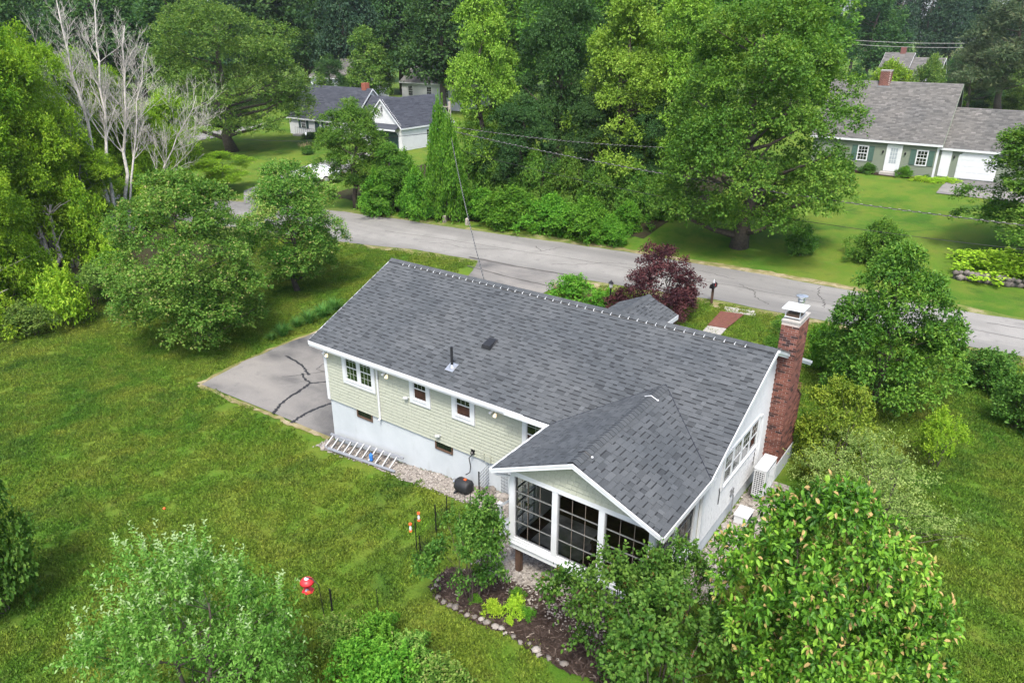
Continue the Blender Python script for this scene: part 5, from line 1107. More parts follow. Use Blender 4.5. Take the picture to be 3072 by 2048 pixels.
def tuft(kind, name, label, cat, base, s, group=None):
    b = G(*base) if len(base) == 2 else base; o = bpy.data.objects.new(name, KIND[kind]); put(o); o.location = (b[0], b[1], b[2]); o.scale = (s, s, s); o.rotation_euler = (0, 0, random.random()*6); return tag(o, label, cat, group)
for k, (x, y, s, lab) in enumerate([(650,772,1.1,'daylily clump nearest the driveway'), (684,752,.9,'second daylily clump from the driveway'), (712,742,1.2,'large daylily clump in the middle of the row'), (742,728,1.2,'daylily clump before the roof edge'), (768,712,1.1,'farthest daylily clump beside the roof edge'), (625,782,.7,'small daylily tuft at the end of the row')]):
    tuft('lily', 'daylily', lab, 'daylily', (x, y), s, 'daylily row beside the driveway')
for k, (x, y, s, lab) in enumerate([(1345,690,1.0,'straw-coloured grass tuft behind the ridge, left of the lamp post'), (1360,697,.9,'straw grass tuft nearest the lamp post'), (1278,668,.8,'dry grass tuft at the apron corner')]):
    tuft('straw', 'dry_grass', lab, 'grass', (x, y), s, 'dry grass tufts by the driveway apron')
plant('weed', 'front_bush', 'lime green low bush behind the ridge by the driveway apron', 'shrub', (1310,682), None, None, H=1.0, R=1.1, mat=LM['vine'])
plant('weed', 'front_bush', 'small green bush left of the lamp post behind the ridge', 'shrub', (1385,705), None, None, H=.7, R=.8, mat=LM['vine'])
plant('weed', 'front_bush', 'dark little bush between entry roof and purple maple', 'shrub', (1425,715), None, None, H=.8, R=.9, mat=LM['purple'])
# mailbox
q = np.array(G(1634, 697)); mbx = thing('mailbox', 'black mailbox on a brown post by the road', 'mailbox', tuple(q))
mb = MB(); mb.box(q[0]-.05, q[0]+.05, q[1]-.05, q[1]+.05, q[2]-.1, q[2]+.86); mb.build('post', M['wood_dark'], mbx)
mb = MB(); prof = [(-.11,0),(-.11,.13),(-.08,.2),(0,.235),(.08,.2),(.11,.13),(.11,0)]; mb.prism([(q[0]+a, q[1]-.24, q[2]+.86+b) for a, b in prof], (0,.5,0)); mb.build('box', M['black_metal'], mbx)
mb = MB(); mb.prism([(q[0]-.04,q[1]-.02,q[2]+1.10),(q[0]+.06,q[1]-.02,q[2]+1.10),(q[0]+.03,q[1]-.02,q[2]+1.2),(q[0],q[1]-.02,q[2]+1.30),(q[0]-.03,q[1]-.02,q[2]+1.2)], (0,.05,0)); mb.build('ornament', M['white'], mbx)
mb = MB(); mb.box(q[0]+.112, q[0]+.12, q[1]-.05, q[1]-.02, q[2]+.95, q[2]+1.12); mb.build('flag', M['red'], mbx)
# lamp post
q = np.array(G(1400, 712)); h = height_to(q, 643); lp = thing('lamp_post', 'black lantern post behind the roof beside the purple maple', 'lamp post', tuple(q))
mb = MB(); mb.tube([q-[0,0,.1], q+[0,0,h-.42]], .04, 8); mb.build('post', M['black_metal'], lp)
mb = MB(); mb.lathe(q+[0,0,h-.42], [(.05,0),(.08,.03)], 6)
for k in range(6): a = k*math.pi/3; mb.tube([q+[.08*math.cos(a),.08*math.sin(a),h-.39], q+[.12*math.cos(a),.12*math.sin(a),h-.16]], .008, 4)
mb.lathe(q+[0,0,h-.16], [(.15,0),(.05,.11),(.015,.12),(.02,.16)], 6); mb.build('lantern_frame', M['black_metal'], lp)
mb = MB(); mb.lathe(q+[0,0,h-.385], [(.07,0),(.11,.22)], 6); mb.build('lantern_glass', plain('frosted_lamp_glass', (.6,.62,.6), .2), lp)
# front walk: boards, slab, pavers
wk = thing('board_walk', 'red-brown wooden boardwalk between lawn and road', 'walkway', (7.9, 18, .68))
c0, c1, c2, c3 = [np.array(G(*p)[:2]) for p in ((1655,718),(1708,725),(1668,757),(1625,750))]
for k in range(16):
    f0, f1 = k/16, (k+.9)/16; a0, a1 = c0*(1-f0)+c3*f0, c0*(1-f1)+c3*f1; b0, b1 = c1*(1-f0)+c2*f0, c1*(1-f1)+c2*f1; z = zt(*((a0+b0)/2))+.05
    mb = MB(); mb.prism([(*a0,z),(*b0,z),(*b1,z),(*a1,z)], (0,0,.04)); mb.build('board', M['wood_red'], wk)
sb = thing('concrete_slab', 'pale concrete slab below the boardwalk, touching the roof line', 'slab', (8.0, 15.6, .74)); d0, d1 = np.array(G(1605,772)[:2]), np.array(G(1648,779)[:2]); mb = MB(); mb.prism([(*c3,zt(*c3)+.02),(*c2,zt(*c2)+.02),(*d1,zt(*d1)+.02),(*d0,zt(*d0)+.02)], (0,0,.04)); mb.build('slab', M['concrete'], sb)
for k in range(2):
    for j in range(5):
        u, v_ = (1672+j*13+k*3, 709+k*6+j*2); q = G(u, v_); o = thing('paver', 'square pale paver at the road end of the boardwalk', 'paver', q, .25, 'pavers at the road end of the boardwalk'); mb = MB(); mb.box(-.17,.17,-.2,.2,-.02,.035); mb.build('stone', M['concrete'], o, world_built=False)
# stray toys and fallen things on the lawn
for (x, y, lab) in [((1133*.43536)/VV, (1366+372*.43536)/VV, 'small orange ball lying on the lawn')]:
    q = G(x, y); o = thing('ball', lab, 'ball', q); mb = MB(); mb.rock((0,0,.04), (.045,.045,.06), rg, .5); mb.build('shell', M['orange'], o, world_built=False, smooth=True)
# ------------------------------------------------------------------ neighbours
def gable_house(root, x0, x1, y0, y1, zb, ze, zr, ax, wall, roofm, oh=.3, course=.16, seed=0, name='wall', clap=.0, seg=.9, rakem=None):
    r = np.random.default_rng(seed); mb = MB()
    if ax == 'x': ym = (y0+y1)/2; mb.prism([(x0,y0,zb),(x0,y1,zb),(x0,y1,ze),(x0,ym,zr-.08),(x0,y0,ze)], (x1-x0,0,0))
    else: xm = (x0+x1)/2; mb.prism([(x0,y0,zb),(x1,y0,zb),(x1,y0,ze),(xm,y0,zr-.08),(x0,y0,ze)], (0,y1-y0,0))
    w = mb.build(name, wall, root)
    if clap:
        mb = MB(); z = zb+.1
        def tw(z):                      # gable narrows above the eave
            return 1.0 if z <= ze else max(0, 1-(z-ze)/(zr-ze))
        while z < (zr if ax == 'y' else ze)-.1:
            k = tw(z)
            if ax == 'y': xm = (x0+x1)/2; a = (x1-x0)/2*k; mb.add([(xm-a,y0-.022,z),(xm+a,y0-.022,z),(xm+a,y0-.004,z+clap),(xm-a,y0-.004,z+clap),(xm-a,y0,z),(xm+a,y0,z)], [(0,1,2,3),(4,5,1,0)])
            else: mb.add([(x0,y0-.022,z),(x1,y0-.022,z),(x1,y0-.004,z+clap),(x0,y0-.004,z+clap),(x0,y0,z),(x1,y0,z)], [(0,1,2,3),(4,5,1,0)])
            if z < ze-.05: mb.add([(x1+.022,y0,z),(x1+.022,y1,z),(x1+.004,y1,z+clap),(x1+.004,y0,z+clap),(x1,y0,z),(x1,y1,z)], [(0,1,2,3),(4,5,1,0)])
            z += clap
        o = mb.build('clapboard', wall, root); o['kind'] = 'stuff'
    if ax == 'x':
        s = (zr-ze)/(ym-y0); e0 = ze-oh*s; P = [[(x0-oh,y0-oh,e0),(x1+oh,y0-oh,e0),(x1+oh,ym,zr),(x0-oh,ym,zr)], [(x1+oh,y1+oh,e0),(x0-oh,y1+oh,e0),(x0-oh,ym,zr),(x1+oh,ym,zr)]]
    else:
        s = (zr-ze)/(xm-x0); e0 = ze-oh*s; P = [[(x0-oh,y1+oh,e0),(x0-oh,y0-oh,e0),(xm,y0-oh,zr),(xm,y1+oh,zr)], [(x1+oh,y0-oh,e0),(x1+oh,y1+oh,e0),(xm,y1+oh,zr),(xm,y0-oh,zr)]]
    mb = MB()
    for q in P: mb.prism([tuple(np.array(v)-[0,0,.01]) for v in q], (0,0,-.09))
    rf = mb.build('roof', roofm, root); mb = MB()
    for q in P:
        q = [np.array(v) for v in q]; U, V = q[1]-q[0], q[3]-q[0]; lu, lv_ = np.linalg.norm(U), np.linalg.norm(V); U, V = U/lu, V/lv_; N = np.cross(U, V); N = N if N[2] > 0 else -N
        for k in range(int(lv_/course)):
            u = -r.random()*seg
            while u < lu:
                w_ = r.uniform(.35, 1)*seg; a, b = max(u, 0), min(u+w_, lu); u += w_
                if b-a > .02:
                    A_, B_ = q[0]+V*k*course, q[0]+V*((k+1)*course); mb.add([A_+U*a+N*.02, A_+U*b+N*.02, B_+U*b+N*.004, B_+U*a+N*.004, A_+U*a, A_+U*b], [(0,1,2,3),(4,5,1,0)], float(np.clip(r.normal(.5,.22),0,1)))
    o = mb.build('shingle_field', roofm, rf); o['kind'] = 'stuff'
    for q in P:
        q = [np.array(v) for v in q]; n_ = np.array([q[0][0]-q[3][0], q[0][1]-q[3][1], 0]); n_ = n_/np.linalg.norm(n_)
        mb = MB(); mb.prism([q[0]-[0,0,.18]+n_*.002, q[1]-[0,0,.18]+n_*.002, q[1]-[0,0,.012]+n_*.002, q[0]-[0,0,.012]+n_*.002], n_*.03); mb.build('fascia', M['white'], root)
        for i, j in ((0,3),(1,2)):
            a, b = q[i], q[j]; e = q[0]-q[1]; e = e/np.linalg.norm(e)*(1 if i == 0 else -1); mb = MB(); mb.prism([a-[0,0,.2]+e*.002, b-[0,0,.2]+e*.002, b-[0,0,.012]+e*.002, a-[0,0,.012]+e*.002], e*.03); mb.build('rake_board', rakem or M['white'], root)
    return rf
def swin(root, x0, x1, z0, z1, y, sh=None, cols=3, rows=4, glass='glass'):
    Mx = frame_matrix((0, y, 0), (1,0,0), (0,-1,0)); mb = MB(); mb.M = Mx; t = .09
    mb.box(x0-t,x0,0,.05,z0-t,z1+t); mb.box(x1,x1+t,0,.05,z0-t,z1+t); mb.box(x0,x1,0,.05,z0-t,z0); mb.box(x0,x1,0,.05,z1,z1+t); mb.box(x0,x1,0,.04,(z0+z1)/2-.03,(z0+z1)/2+.03); w = mb.build('window', M['white'], root)
    mb = MB(); mb.M = Mx; mb.box(x0,x1,-.01,.027,z0,z1); mb.build('pane', M[glass], w)
    mb = MB(); mb.M = Mx
    for c in range(1, cols): x = x0+(x1-x0)*c/cols; mb.box(x-.012,x+.012,0,.034,z0,z1)
    for c in range(1, rows): z = z0+(z1-z0)*c/rows; mb.box(x0,x1,0,.033,z-.012,z+.012)
    mb.build('muntin_grid', M['white'], w)
    if sh:
        for a, b in ((x0-t-.45, x0-t-.02), (x1+t+.02, x1+t+.45)): mb = MB(); mb.M = Mx; mb.box(a,b,0,.045,z0-.05,z1+.08); mb.build('shutter', sh, w)
    return w
# grey-green house across the road
GYF = 56.0; gh = thing('green_house', 'grey-green clapboard house with green shutters and white door across the road', 'house', (8, 60, 2.2))
gable_house(gh, 1.2, 11.1, GYF, 65, 1.4, 5.05, 9.25, 'x', M['green_siding'], M['shingle_grey'], .28, .15, 1, clap=.13, seg=.45, rakem=M['green_siding'])
gable_house(gh, 11.12, 18.5, GYF+.35, 61.9, 1.4, 4.78, 7.5, 'x', M['green_siding'], M['shingle_grey'], .25, .15, 2, 'garage_wall', clap=.13, seg=.45)
mb = MB(); mb.box(11.0, 11.16, GYF-.04, GYF+.1, 1.9, 4.6); mb.build('corner_board', M['white'], gh)
swin(gh, 5.05, 5.75, 3.05, 4.15, GYF-.02, M['green_shutter']); swin(gh, 9.65, 10.35, 3.05, 4.15, GYF-.02, M['green_shutter'])
Mx = frame_matrix((0, GYF-.02, 0), (1,0,0), (0,-1,0))
mb = MB(); mb.M = Mx; mb.box(7.25,7.42,0,.07,2.3,4.5); mb.box(8.28,8.45,0,.07,2.3,4.5); mb.box(7.42,8.28,0,.07,4.36,4.5); mb.box(7.42,8.28,0,.035,2.3,4.36); dr = mb.build('door', M['white'], gh)
mb = MB(); mb.M = Mx; mb.box(7.58,8.12,.03,.04,2.95,4.2); mb.build('pane', plain('pale_door_glass', (.3,.34,.36), .15), dr)
mb = MB(); mb.M = Mx
for c in (1,2): mb.box(7.58+.18*c-.012, 7.58+.18*c+.012, .03, .048, 2.95, 4.2)
for c in (1,2,3): mb.box(7.58, 8.12, .03, .047, 2.95+.31*c-.012, 2.95+.31*c+.012)
mb.build('muntin_grid', M['white'], dr)
for x in (7.0, 8.72): mb = MB(); mb.M = Mx; mb.lathe((x,.08,3.75), [(.05,0),(.07,.03),(.07,.16),(.03,.22)], 6); mb.build('wall_lamp', M['black_metal'], gh)
mb = MB(); mb.box(7.1,8.6,GYF-.75,GYF-.03,2.0,2.27); mb.build('doorstep', M['concrete'], gh)
Mg = frame_matrix((0, GYF+.33, 0), (1,0,0), (0,-1,0))
mb = MB(); mb.M = Mg; mb.prism([(12.6,0,2.2),(15.4,0,2.2),(15.4,0,4.0),(15.0,0,4.35),(13.0,0,4.35),(12.6,0,4.0)], (0,.04,0)); gd = mb.build('garage_door', M['white'], gh)
for k in range(4): mb = MB(); mb.M = Mg; mb.box(12.66,15.34,.04,.055,2.25+k*.48,2.68+k*.48); mb.build('panel', M['white'], gd)
mb = MB(); mb.M = Mg; mb.box(11.35,12.1,0,.05,2.25,4.3); mb.build('door', M['white'], gh); mb = MB(); mb.M = Mg; mb.lathe((12.3,.08,3.75), [(.05,0),(.07,.03),(.07,.16),(.03,.22)], 6); mb.build('wall_lamp', M['black_metal'], gh)
mb = MB(); mb.box(4.9,5.75,60.1,60.8,8.6,10.1); ck = mb.build('chimney', M['mortar'], gh)
mb = MB(); 
for r_i in range(18):
    for j in range(4): x = 4.9+j*.215-(.1 if r_i % 2 else 0); mb.box(max(x,4.89),min(x+.2,5.76),60.085,60.1,8.75+r_i*.072,8.75+r_i*.072+.06, rg.uniform(.3,.8))
    for j in range(3): y = 60.1+j*.235; mb.box(5.75,5.765,y,y+.2,8.75+r_i*.072,8.75+r_i*.072+.06, rg.uniform(.3,.8))
o = mb.build('brick_field', M['brick'], ck); o['kind'] = 'stuff'
mb = MB(); mb.box(4.86,5.79,60.06,60.84,10.1,10.16); mb.build('chimney_crown', M['concrete'], ck)
mb = MB(); mb.box(4.8,5.85,59.95,60.09,8.72,8.85); mb.build('flashing', M['aluminium'], ck)
patch('flower_bed', [(1.5,55.1),(6,54.9),(11,54.8),(12.2,54.6),(12.2,55.95),(11,55.95),(6,55.95),(1.5,55.95)], M['mulch'], .04, 31, .06)
patch('driveway_far', [(12.2,50),(12.3,56.3),(17,56.3),(20,50)], M['drive'], .05, 32, .05, 12, 8)
for (x, y, h, R_, lab, m) in [(4.6,55.3,.8,.7,'rounded shrub left of the white door, second from it','lilac'), (6.2,55.3,.85,.7,'rounded shrub just left of the white door','lilac'), (9.05,55.2,.9,.65,'rounded green shrub just right of the white door','vine'), (10.7,55.3,.4,.35,'tiny shrub at the house corner','lilac'), (2.8,55.2,1.2,1.1,'shrub at the left end of the grey-green house','lilac')]:
    plant('shrub', 'foundation_shrub', lab, 'shrub', (x, y, zt(x, y)), None, None, H=h, R=R_, mat=LM[m])
for (x, y, lab) in [(11.6,54.5,'lime ground plant at the bed corner of the grey-green house'), (12.6,54.9,'lime ground plant beside the far driveway'), (10.4,54.4,'small lime plant in front of the house bed')]: plant('weed', 'lime_plant', lab, 'plant', (x, y, zt(x, y)), None, None, H=.35, R=.7, mat=LM['lime'])
# white house with garage
wh = thing('white_house', 'white clapboard house with black roof and garage ell across the road', 'house', (-48, 50, .8))
gable_house(wh, -63, -51.2, 49.4, 56.6, .2, 3.05, 6.6, 'x', M['white_wall'], M['shingle_dark'], .25, .16, 3, clap=.16)
gable_house(wh, -51.1, -44, 50.2, 55.4, .2, 3.3, 5.85, 'x', M['white_wall'], M['shingle_dark'], .2, .16, 4, 'link_wall')
gable_house(wh, -45.3, -39.7, 46, 54.6, .2, 3.55, 6.3, 'y', M['white_wall'], M['shingle_dark'], .2, .16, 5, 'garage_wall', clap=.16)
My = frame_matrix((0, 45.975, 0), (1,0,0), (0,-1,0))
mb = MB(); mb.M = My; mb.prism([(-44.2,0,.8),(-40.2,0,.8),(-40.2,0,2.55),(-40.6,0,2.9),(-43.8,0,2.9),(-44.2,0,2.55)], (0,.05,0)); mb.build('garage_door', M['green_dark'], wh)
mb = MB(); mb.M = My; mb.add([(-44.5,0,3.7),(-39.9,0,3.7),(-39.8,.9,3.25),(-44.6,.9,3.25),(-44.5,0,3.25),(-39.9,0,3.25)], [(0,1,2,3),(0,3,4),(1,5,2),(3,2,5,4)]); mb.build('awning_roof', M['shingle_dark'], wh)
mb = MB(); mb.M = My; mb.box(-44.65,-39.75,.88,.95,3.08,3.24); mb.build('awning_fascia', M['white'], wh)
mb = MB(); mb.M = My; mb.tube([(-42.5,.03,5.5),(-42.5,.03,4.7)], .03, 4)
for z in (5.4,5.2,5.0): mb.box(-42.65,-42.35,.02,.05,z,z+.06)
mb.tube([(-42.7,.04,4.75),(-42.4,.04,4.6),(-42.55,.04,4.45)], .03, 4); mb.build('gable_ornament', M['black_metal'], wh)
Mr = frame_matrix((-39.7, 46, 0), (0,1,0), (1,0,0)); mb = MB(); mb.M = Mr; mb.box(4.0,4.9,0,.04,1.6,2.9); w = mb.build('window', M['white'], wh); mb = MB(); mb.M = Mr; mb.box(4.08,4.82,.03,.05,1.68,2.82); mb.build('pane', M['glass'], w); mb = MB(); mb.M = Mr; mb.box(4.43,4.47,.05,.06,1.68,2.82)
for z in (1.95,2.23,2.52): mb.box(4.08,4.82,.05,.06,z,z+.03)
mb.build('muntin_grid', M['white'], w)
Mw = frame_matrix((0, 49.38, 0), (1,0,0), (0,-1,0)); mb = MB(); mb.M = Mw; mb.box(-58.0,-57.1,0,.05,.9,2.95); dr = mb.build('door', M['green_dark'], wh); mb = MB(); mb.M = Mw; mb.box(-58.15,-58.02,0,.06,.9,3.0); mb.box(-57.08,-56.95,0,.06,.9,3.0); mb.build('door_frame', M['white'], dr)
swin(wh, -60.6, -59.8, 1.6, 2.8, 49.38, M['green_dark']); swin(wh, -56.2, -55.4, 1.6, 2.8, 49.38, M['green_dark']); swin(wh, -54.2, -53.3, 1.6, 2.8, 49.38)
mb = MB(); mb.box(-52.6,-51.9,52.7,53.4,6.3,7.2); mb.build('chimney', plain('red_chimney', (.25,.08,.05), .9), wh)
mb = MB(); 
for k in range(10): x = -60.5+k*.4; mb.tube([(x,48.2,1.0),(x,48.2,1.8)], .015, 4)
mb.tube([(-60.5,48.2,1.8),(-56.9,48.2,1.8)], .02, 4); mb.build('porch_rail', M['black_metal'], wh)
mb = MB(); mb.box(-61,-56.5,48.1,49.35,.3,.92); mb.build('porch_step', M['concrete'], wh)
for (b, tp, w, lab, kd) in [((715,318),304,22,'clipped hedge shrub by the white house door','shrub'), ((745,316),300,22,'hedge shrub right of the white house door','shrub'), ((708,355),335,16,'round shrub on the white house lawn','shrub')]: plant(kd, 'hedge_shrub', lab, 'shrub', b, tp, w, mat=LM['lilac'])
tuft('straw', 'tall_dry_grass', 'tan ornamental grass on the white house lawn', 'grass', (702,350), 1.6)
q = np.array(G(707, 352)); o = thing('yard_lamp', 'small white lamp on a thin post before the white house', 'lamp', tuple(q)); mb = MB(); mb.tube([q, q+[0,0,1.9]], .035, 6); mb.build('post', M['black_metal'], o); mb = MB(); mb.lathe(q+[0,0,1.9], [(.06,0),(.13,.2),(.1,.25),(.02,.34)], 8); mb.build('lantern', M['white'], o)
patch('far_drive', [G(*q)[:2] for q in ((560,470),(700,440),(790,400),(860,352),(800,352),(740,372),(690,385),(560,440))], M['road'], .05, 33, .06, 30, 8)
patch('far_lane', [G(*q)[:2] for q in ((300,345),(440,326),(520,313),(615,294),(615,282),(520,298),(440,309),(300,325))], M['road'], .05, 34, .06, 30, 8)
# pale far buildings and the far grey house
fb = thing('pale_building', 'pale far building glimpsed between the trees behind the white house', 'building', (-78, 73, 2))
gable_house(fb, -84, -74, 71, 79, 1, 6.2, 8.8, 'x', plain('pale_grey_wall', (.55,.6,.64), .8), M['shingle_grey'], .3, .3, 6)
for x in (-82.5,-79.5,-76.5): swin(fb, x, x+.9, 4.6, 5.7, 70.97)
mb = MB(); mb.box(-82,-75.5,68.6,70.95,2.2,2.9); mb.box(-82,-75.5,68.6,68.7,2.9,3.9); mb.build('deck', plain('blue_grey_deck', (.10,.15,.21), .8), fb)
fb2 = thing('pale_building', 'white far building behind the dark tree right of the garage', 'building', (-64, 80, 2)); gable_house(fb2, -70, -58, 78, 86, 1, 5.6, 8.2, 'x', M['white_wall'], M['shingle_grey'], .3, .3, 7)
for x in (-68.5,-64.5,-61): swin(fb2, x, x+.9, 3.4, 4.8, 77.97)
FO = at_depth(2040, 120, 140); FO2 = at_depth(2185, 128, 142); fx, fy, fz = float(FO[0]), float(FO[1]), float(FO[2]); fw = float(FO2[0])-fx
fg_ = thing('far_grey_house', 'far low house with grey roof and small brick chimney at the top right', 'house', (fx+fw/2, fy, 3)); gable_house(fg_, fx, fx+fw*.45, fy-5, fy+5, 2, fz-3.2, fz, 'x', M['white_wall'], M['shingle_grey'], .4, .3, 8); gable_house(fg_, fx+fw*.46, fx+fw, fy-4, fy+4, 2, fz-3.3, fz-.8, 'x', M['white_wall'], M['shingle_grey'], .4, .3, 9, 'wing_wall')
mb = MB(); mb.box(fx+2.2,fx+3.1,fy-.4,fy+.4,fz-.5,fz+.9); mb.build('chimney', plain('red_chimney2', (.16,.07,.06), .9), fg_); swin(fg_, fx+4, fx+5.2, fz-5.2, fz-3.9, fy-5.03); swin(fg_, fx+fw*.6, fx+fw*.6+1.2, fz-5.2, fz-3.9, fy-4.03)
# car
q = G(728, 417); car = thing('white_car', 'white car parked in the drive left of the garage tree', 'car', (q[0], q[1], q[2]+.06), 3.55)
def car_body():
    prof = [(-2.2,.35),(-2.25,.6),(-2.15,.85),(-1.3,.95),(-.75,1.38),(.5,1.45),(1.25,1.02),(2.0,.88),(2.2,.65),(2.2,.35)]
    mb = MB(); n = len(prof); vs = []
    for y, k in ((-.86,1),(-.72,1.0),(.72,1.0),(.86,1)):
        for x, z in prof: top = z > 1.0; vs.append((x*(.97 if abs(y) > .8 else 1), y*(.80 if top else 1), z*(1 if abs(y) < .8 or not top else .97)))
    fs = [tuple(range(n))[::-1], tuple(range(3*n, 4*n))]
    for s in range(3):
        for i in range(n): fs.append((s*n+i, s*n+(i+1)%n, (s+1)*n+(i+1)%n, (s+1)*n+i))
    mb.add(vs, fs); return mb
cpaint = plain('white_car_paint', (.78,.79,.8), .2, 0, .02, spec=.6)
car_body().build('body', cpaint, car, world_built=False)
for s in (-1, 1):
    mb = MB(); y = s*.80; mb.prism([(-1.15,y*.94,1.0),(1.05,y*.94,1.0),(.45,y*.84,1.38),(-.7,y*.84,1.33)], (0,s*.03,0)); mb.build('side_window', M['glass'], car, world_built=False)
    for x in (-1.4, 1.4):
        mb = MB(); mb.tube([(x,s*.70,.33),(x,s*.89,.33)], .34, 18); wl_ = mb.build('wheel', M['black_plastic'], car, world_built=False)
        mb = MB(); mb.tube([(x,s*.885,.33),(x,s*.90,.33)], .21, 10); mb.build('rim', M['steel'], wl_, world_built=False)
    mb = MB(); mb.box(2.12,2.23,s*.55-.15,s*.55+.15,.66,.78); mb.build('headlight', M['glass'], car, world_built=False)
    mb = MB(); mb.box(-2.26,-2.2,s*.6-.12,s*.6+.12,.68,.82); mb.build('tail_light', M['red'], car, world_built=False)
    mb = MB(); mb.box(.7,.85,s*.9-.08,s*.9+.08,1.0,1.1); mb.build('mirror', cpaint, car, world_built=False)
mb = MB(); mb.prism([(.55,-.66,1.44),(.55,.66,1.44),(1.22,.76,1.05),(1.22,-.76,1.05)], (.02,0,.02)); mb.build('windscreen', M['glass'], car, world_built=False)
# utility pole with wires
pb = np.array(G(1040, 498)); ph = height_to(pb, 234); up_ = thing('utility_pole', 'weathered utility pole rising from the vines by the road', 'utility pole', tuple(pb))
mb = MB(); mb.tube([pb-[0,0,.3], pb+[0,0,ph]], [.15,.11], 10); mb.build('pole', M['wood_grey'], up_)
mb = MB(); mb.box(pb[0]-1.1, pb[0]-.05, pb[1]-.05, pb[1]+.05, pb[2]+ph-.4, pb[2]+ph-.32); mb.box(pb[0]-.6, pb[0]-.05, pb[1]-.04, pb[1]+.04, pb[2]+ph-.95, pb[2]+ph-.88); mb.build('cross_arm', M['wood_grey'], up_)
mb = MB(); mb.lathe(pb+[-.6,0,ph-1.15], [(.05,0),(.09,.1),(.09,.4),(.05,.5)], 8); mb.build('insulator', M['steel'], up_)
def wire(name, label, a, b, sag, r0, mat, n=24, twist=False):
    a, b = np.array(a, float), np.array(b, float); o = thing(name, label, 'cable', tuple((a+b)/2)); P = [a+(b-a)*k/n-np.array([0,0,sag*4*(k/n)*(1-k/n)]) for k in range(n+1)]
    mb = MB(); mb.tube(P, r0, 5); mb.build('strand', mat, o)
    if twist:
        Q = []; m = n*8
        for k in range(m+1): f = k/m; p = a+(b-a)*f-np.array([0,0,sag*4*f*(1-f)]); Q.append(p+np.array([math.cos(k*1.6), 0, math.sin(k*1.6)])*r0*1.6)
        mb = MB(); mb.tube(Q, r0*.8, 4); mb.build('wrap', M['wire_pale'], o)
    return o
pt = pb+[0,0,height_to(pb, 300)]
wire('service_cable', 'twisted service cable dropping from the pole to the ranch house', pt, (1.2, 8.0, 4.1), .5, .018, M['wire'], 30, True)
rp = at_depth(2500, 534, 34)
wire('overhead_cable', 'long overhead cable crossing in front of the big maple', pt, rp, .55, .022, M['wire'], 40, True)
wire('overhead_cable', 'thin lower telephone cable crossing the far lawn', pt-[0,0,1.2], rp-[0,0,1.1], .8, .014, M['wire'], 40)
wire('overhead_cable', 'upper cable running from the pole into the roadside trees', pt+[0,0,.3], at_depth(1560, 340, 50), .25, .02, M['wire'], 24, True)
wire('overhead_cable', 'black cable running left from the pole past the garage', pt, at_depth(560, 320, 64), .4, .02, M['wire'], 24)
a_, b_ = at_depth(1900, 88, 95), at_depth(2215, 100, 92)
for k, dz in enumerate((0, -.5)): wire('far_power_line', ['upper far power line at the top right', 'lower far power line at the top right'][k], a_+[0,0,dz], b_+[0,0,dz], .2, .035, M['wire_pale'], 12)
bxp = at_depth(880, 322, 60); o = thing('splice_box', 'black splice box hanging on the cable before the garage', 'splice box', tuple(bxp)); mb = MB(); mb.tube([bxp+[-.6,0,0], bxp+[-.5,0,-.1], bxp+[.5,0,-.1], bxp+[.6,0,0]], [.04,.13,.13,.04], 8); mb.build('case', M['black_plastic'], o)
# wooden guard posts
for k, (x, y, tp, lab) in enumerate([(820,473,458,'leftmost weathered guard post by the far road edge'), (868,487,473,'second guard post from the left'), (897,490,475,'third guard post from the left'), (957,501,487,'fourth guard post, half in the weeds'), (1021,511,496,'fifth guard post, left of the service cable foot'), (1073,517,503,'rightmost weathered guard post')]):
    q = np.array(G(x, y)); h = max(.5, height_to(q, tp)); o = thing('guard_post', lab, 'post', tuple(q), 0, 'wooden guard posts along the far road edge'); mb = MB(); mb.box(q[0]-.10,q[0]+.10,q[1]-.10,q[1]+.10,q[2]-.1,q[2]+h-.05); mb.add([(q[0]-.1,q[1]-.1,q[2]+h-.05),(q[0]+.1,q[1]-.1,q[2]+h-.05),(q[0]+.1,q[1]+.1,q[2]+h),(q[0]-.1,q[1]+.1,q[2]+h)], [(0,1,2,3)]); mb.build('shaft', M['wood_grey'], o)
# stone wall at the right edge
sw = thing('stone_wall', 'dark dry stone wall on the far lawn at the right edge', 'wall', (18, 31.4, .8))
for k in range(64):
    f = (k % 32)/31; x, y = 15.9+f*7.5, 31.2+f*.9; row = k//32; z = zt(x, y); mb = MB(); s = rg.uniform(.16,.27); mb.rock((x+rg.normal(0,.04), y+rg.normal(0,.08), z+.12+row*.25), (s, s*.8, s), rg, float(rg.uniform(0,.35))); mb.build('stone', M['stone'], sw, smooth=True)
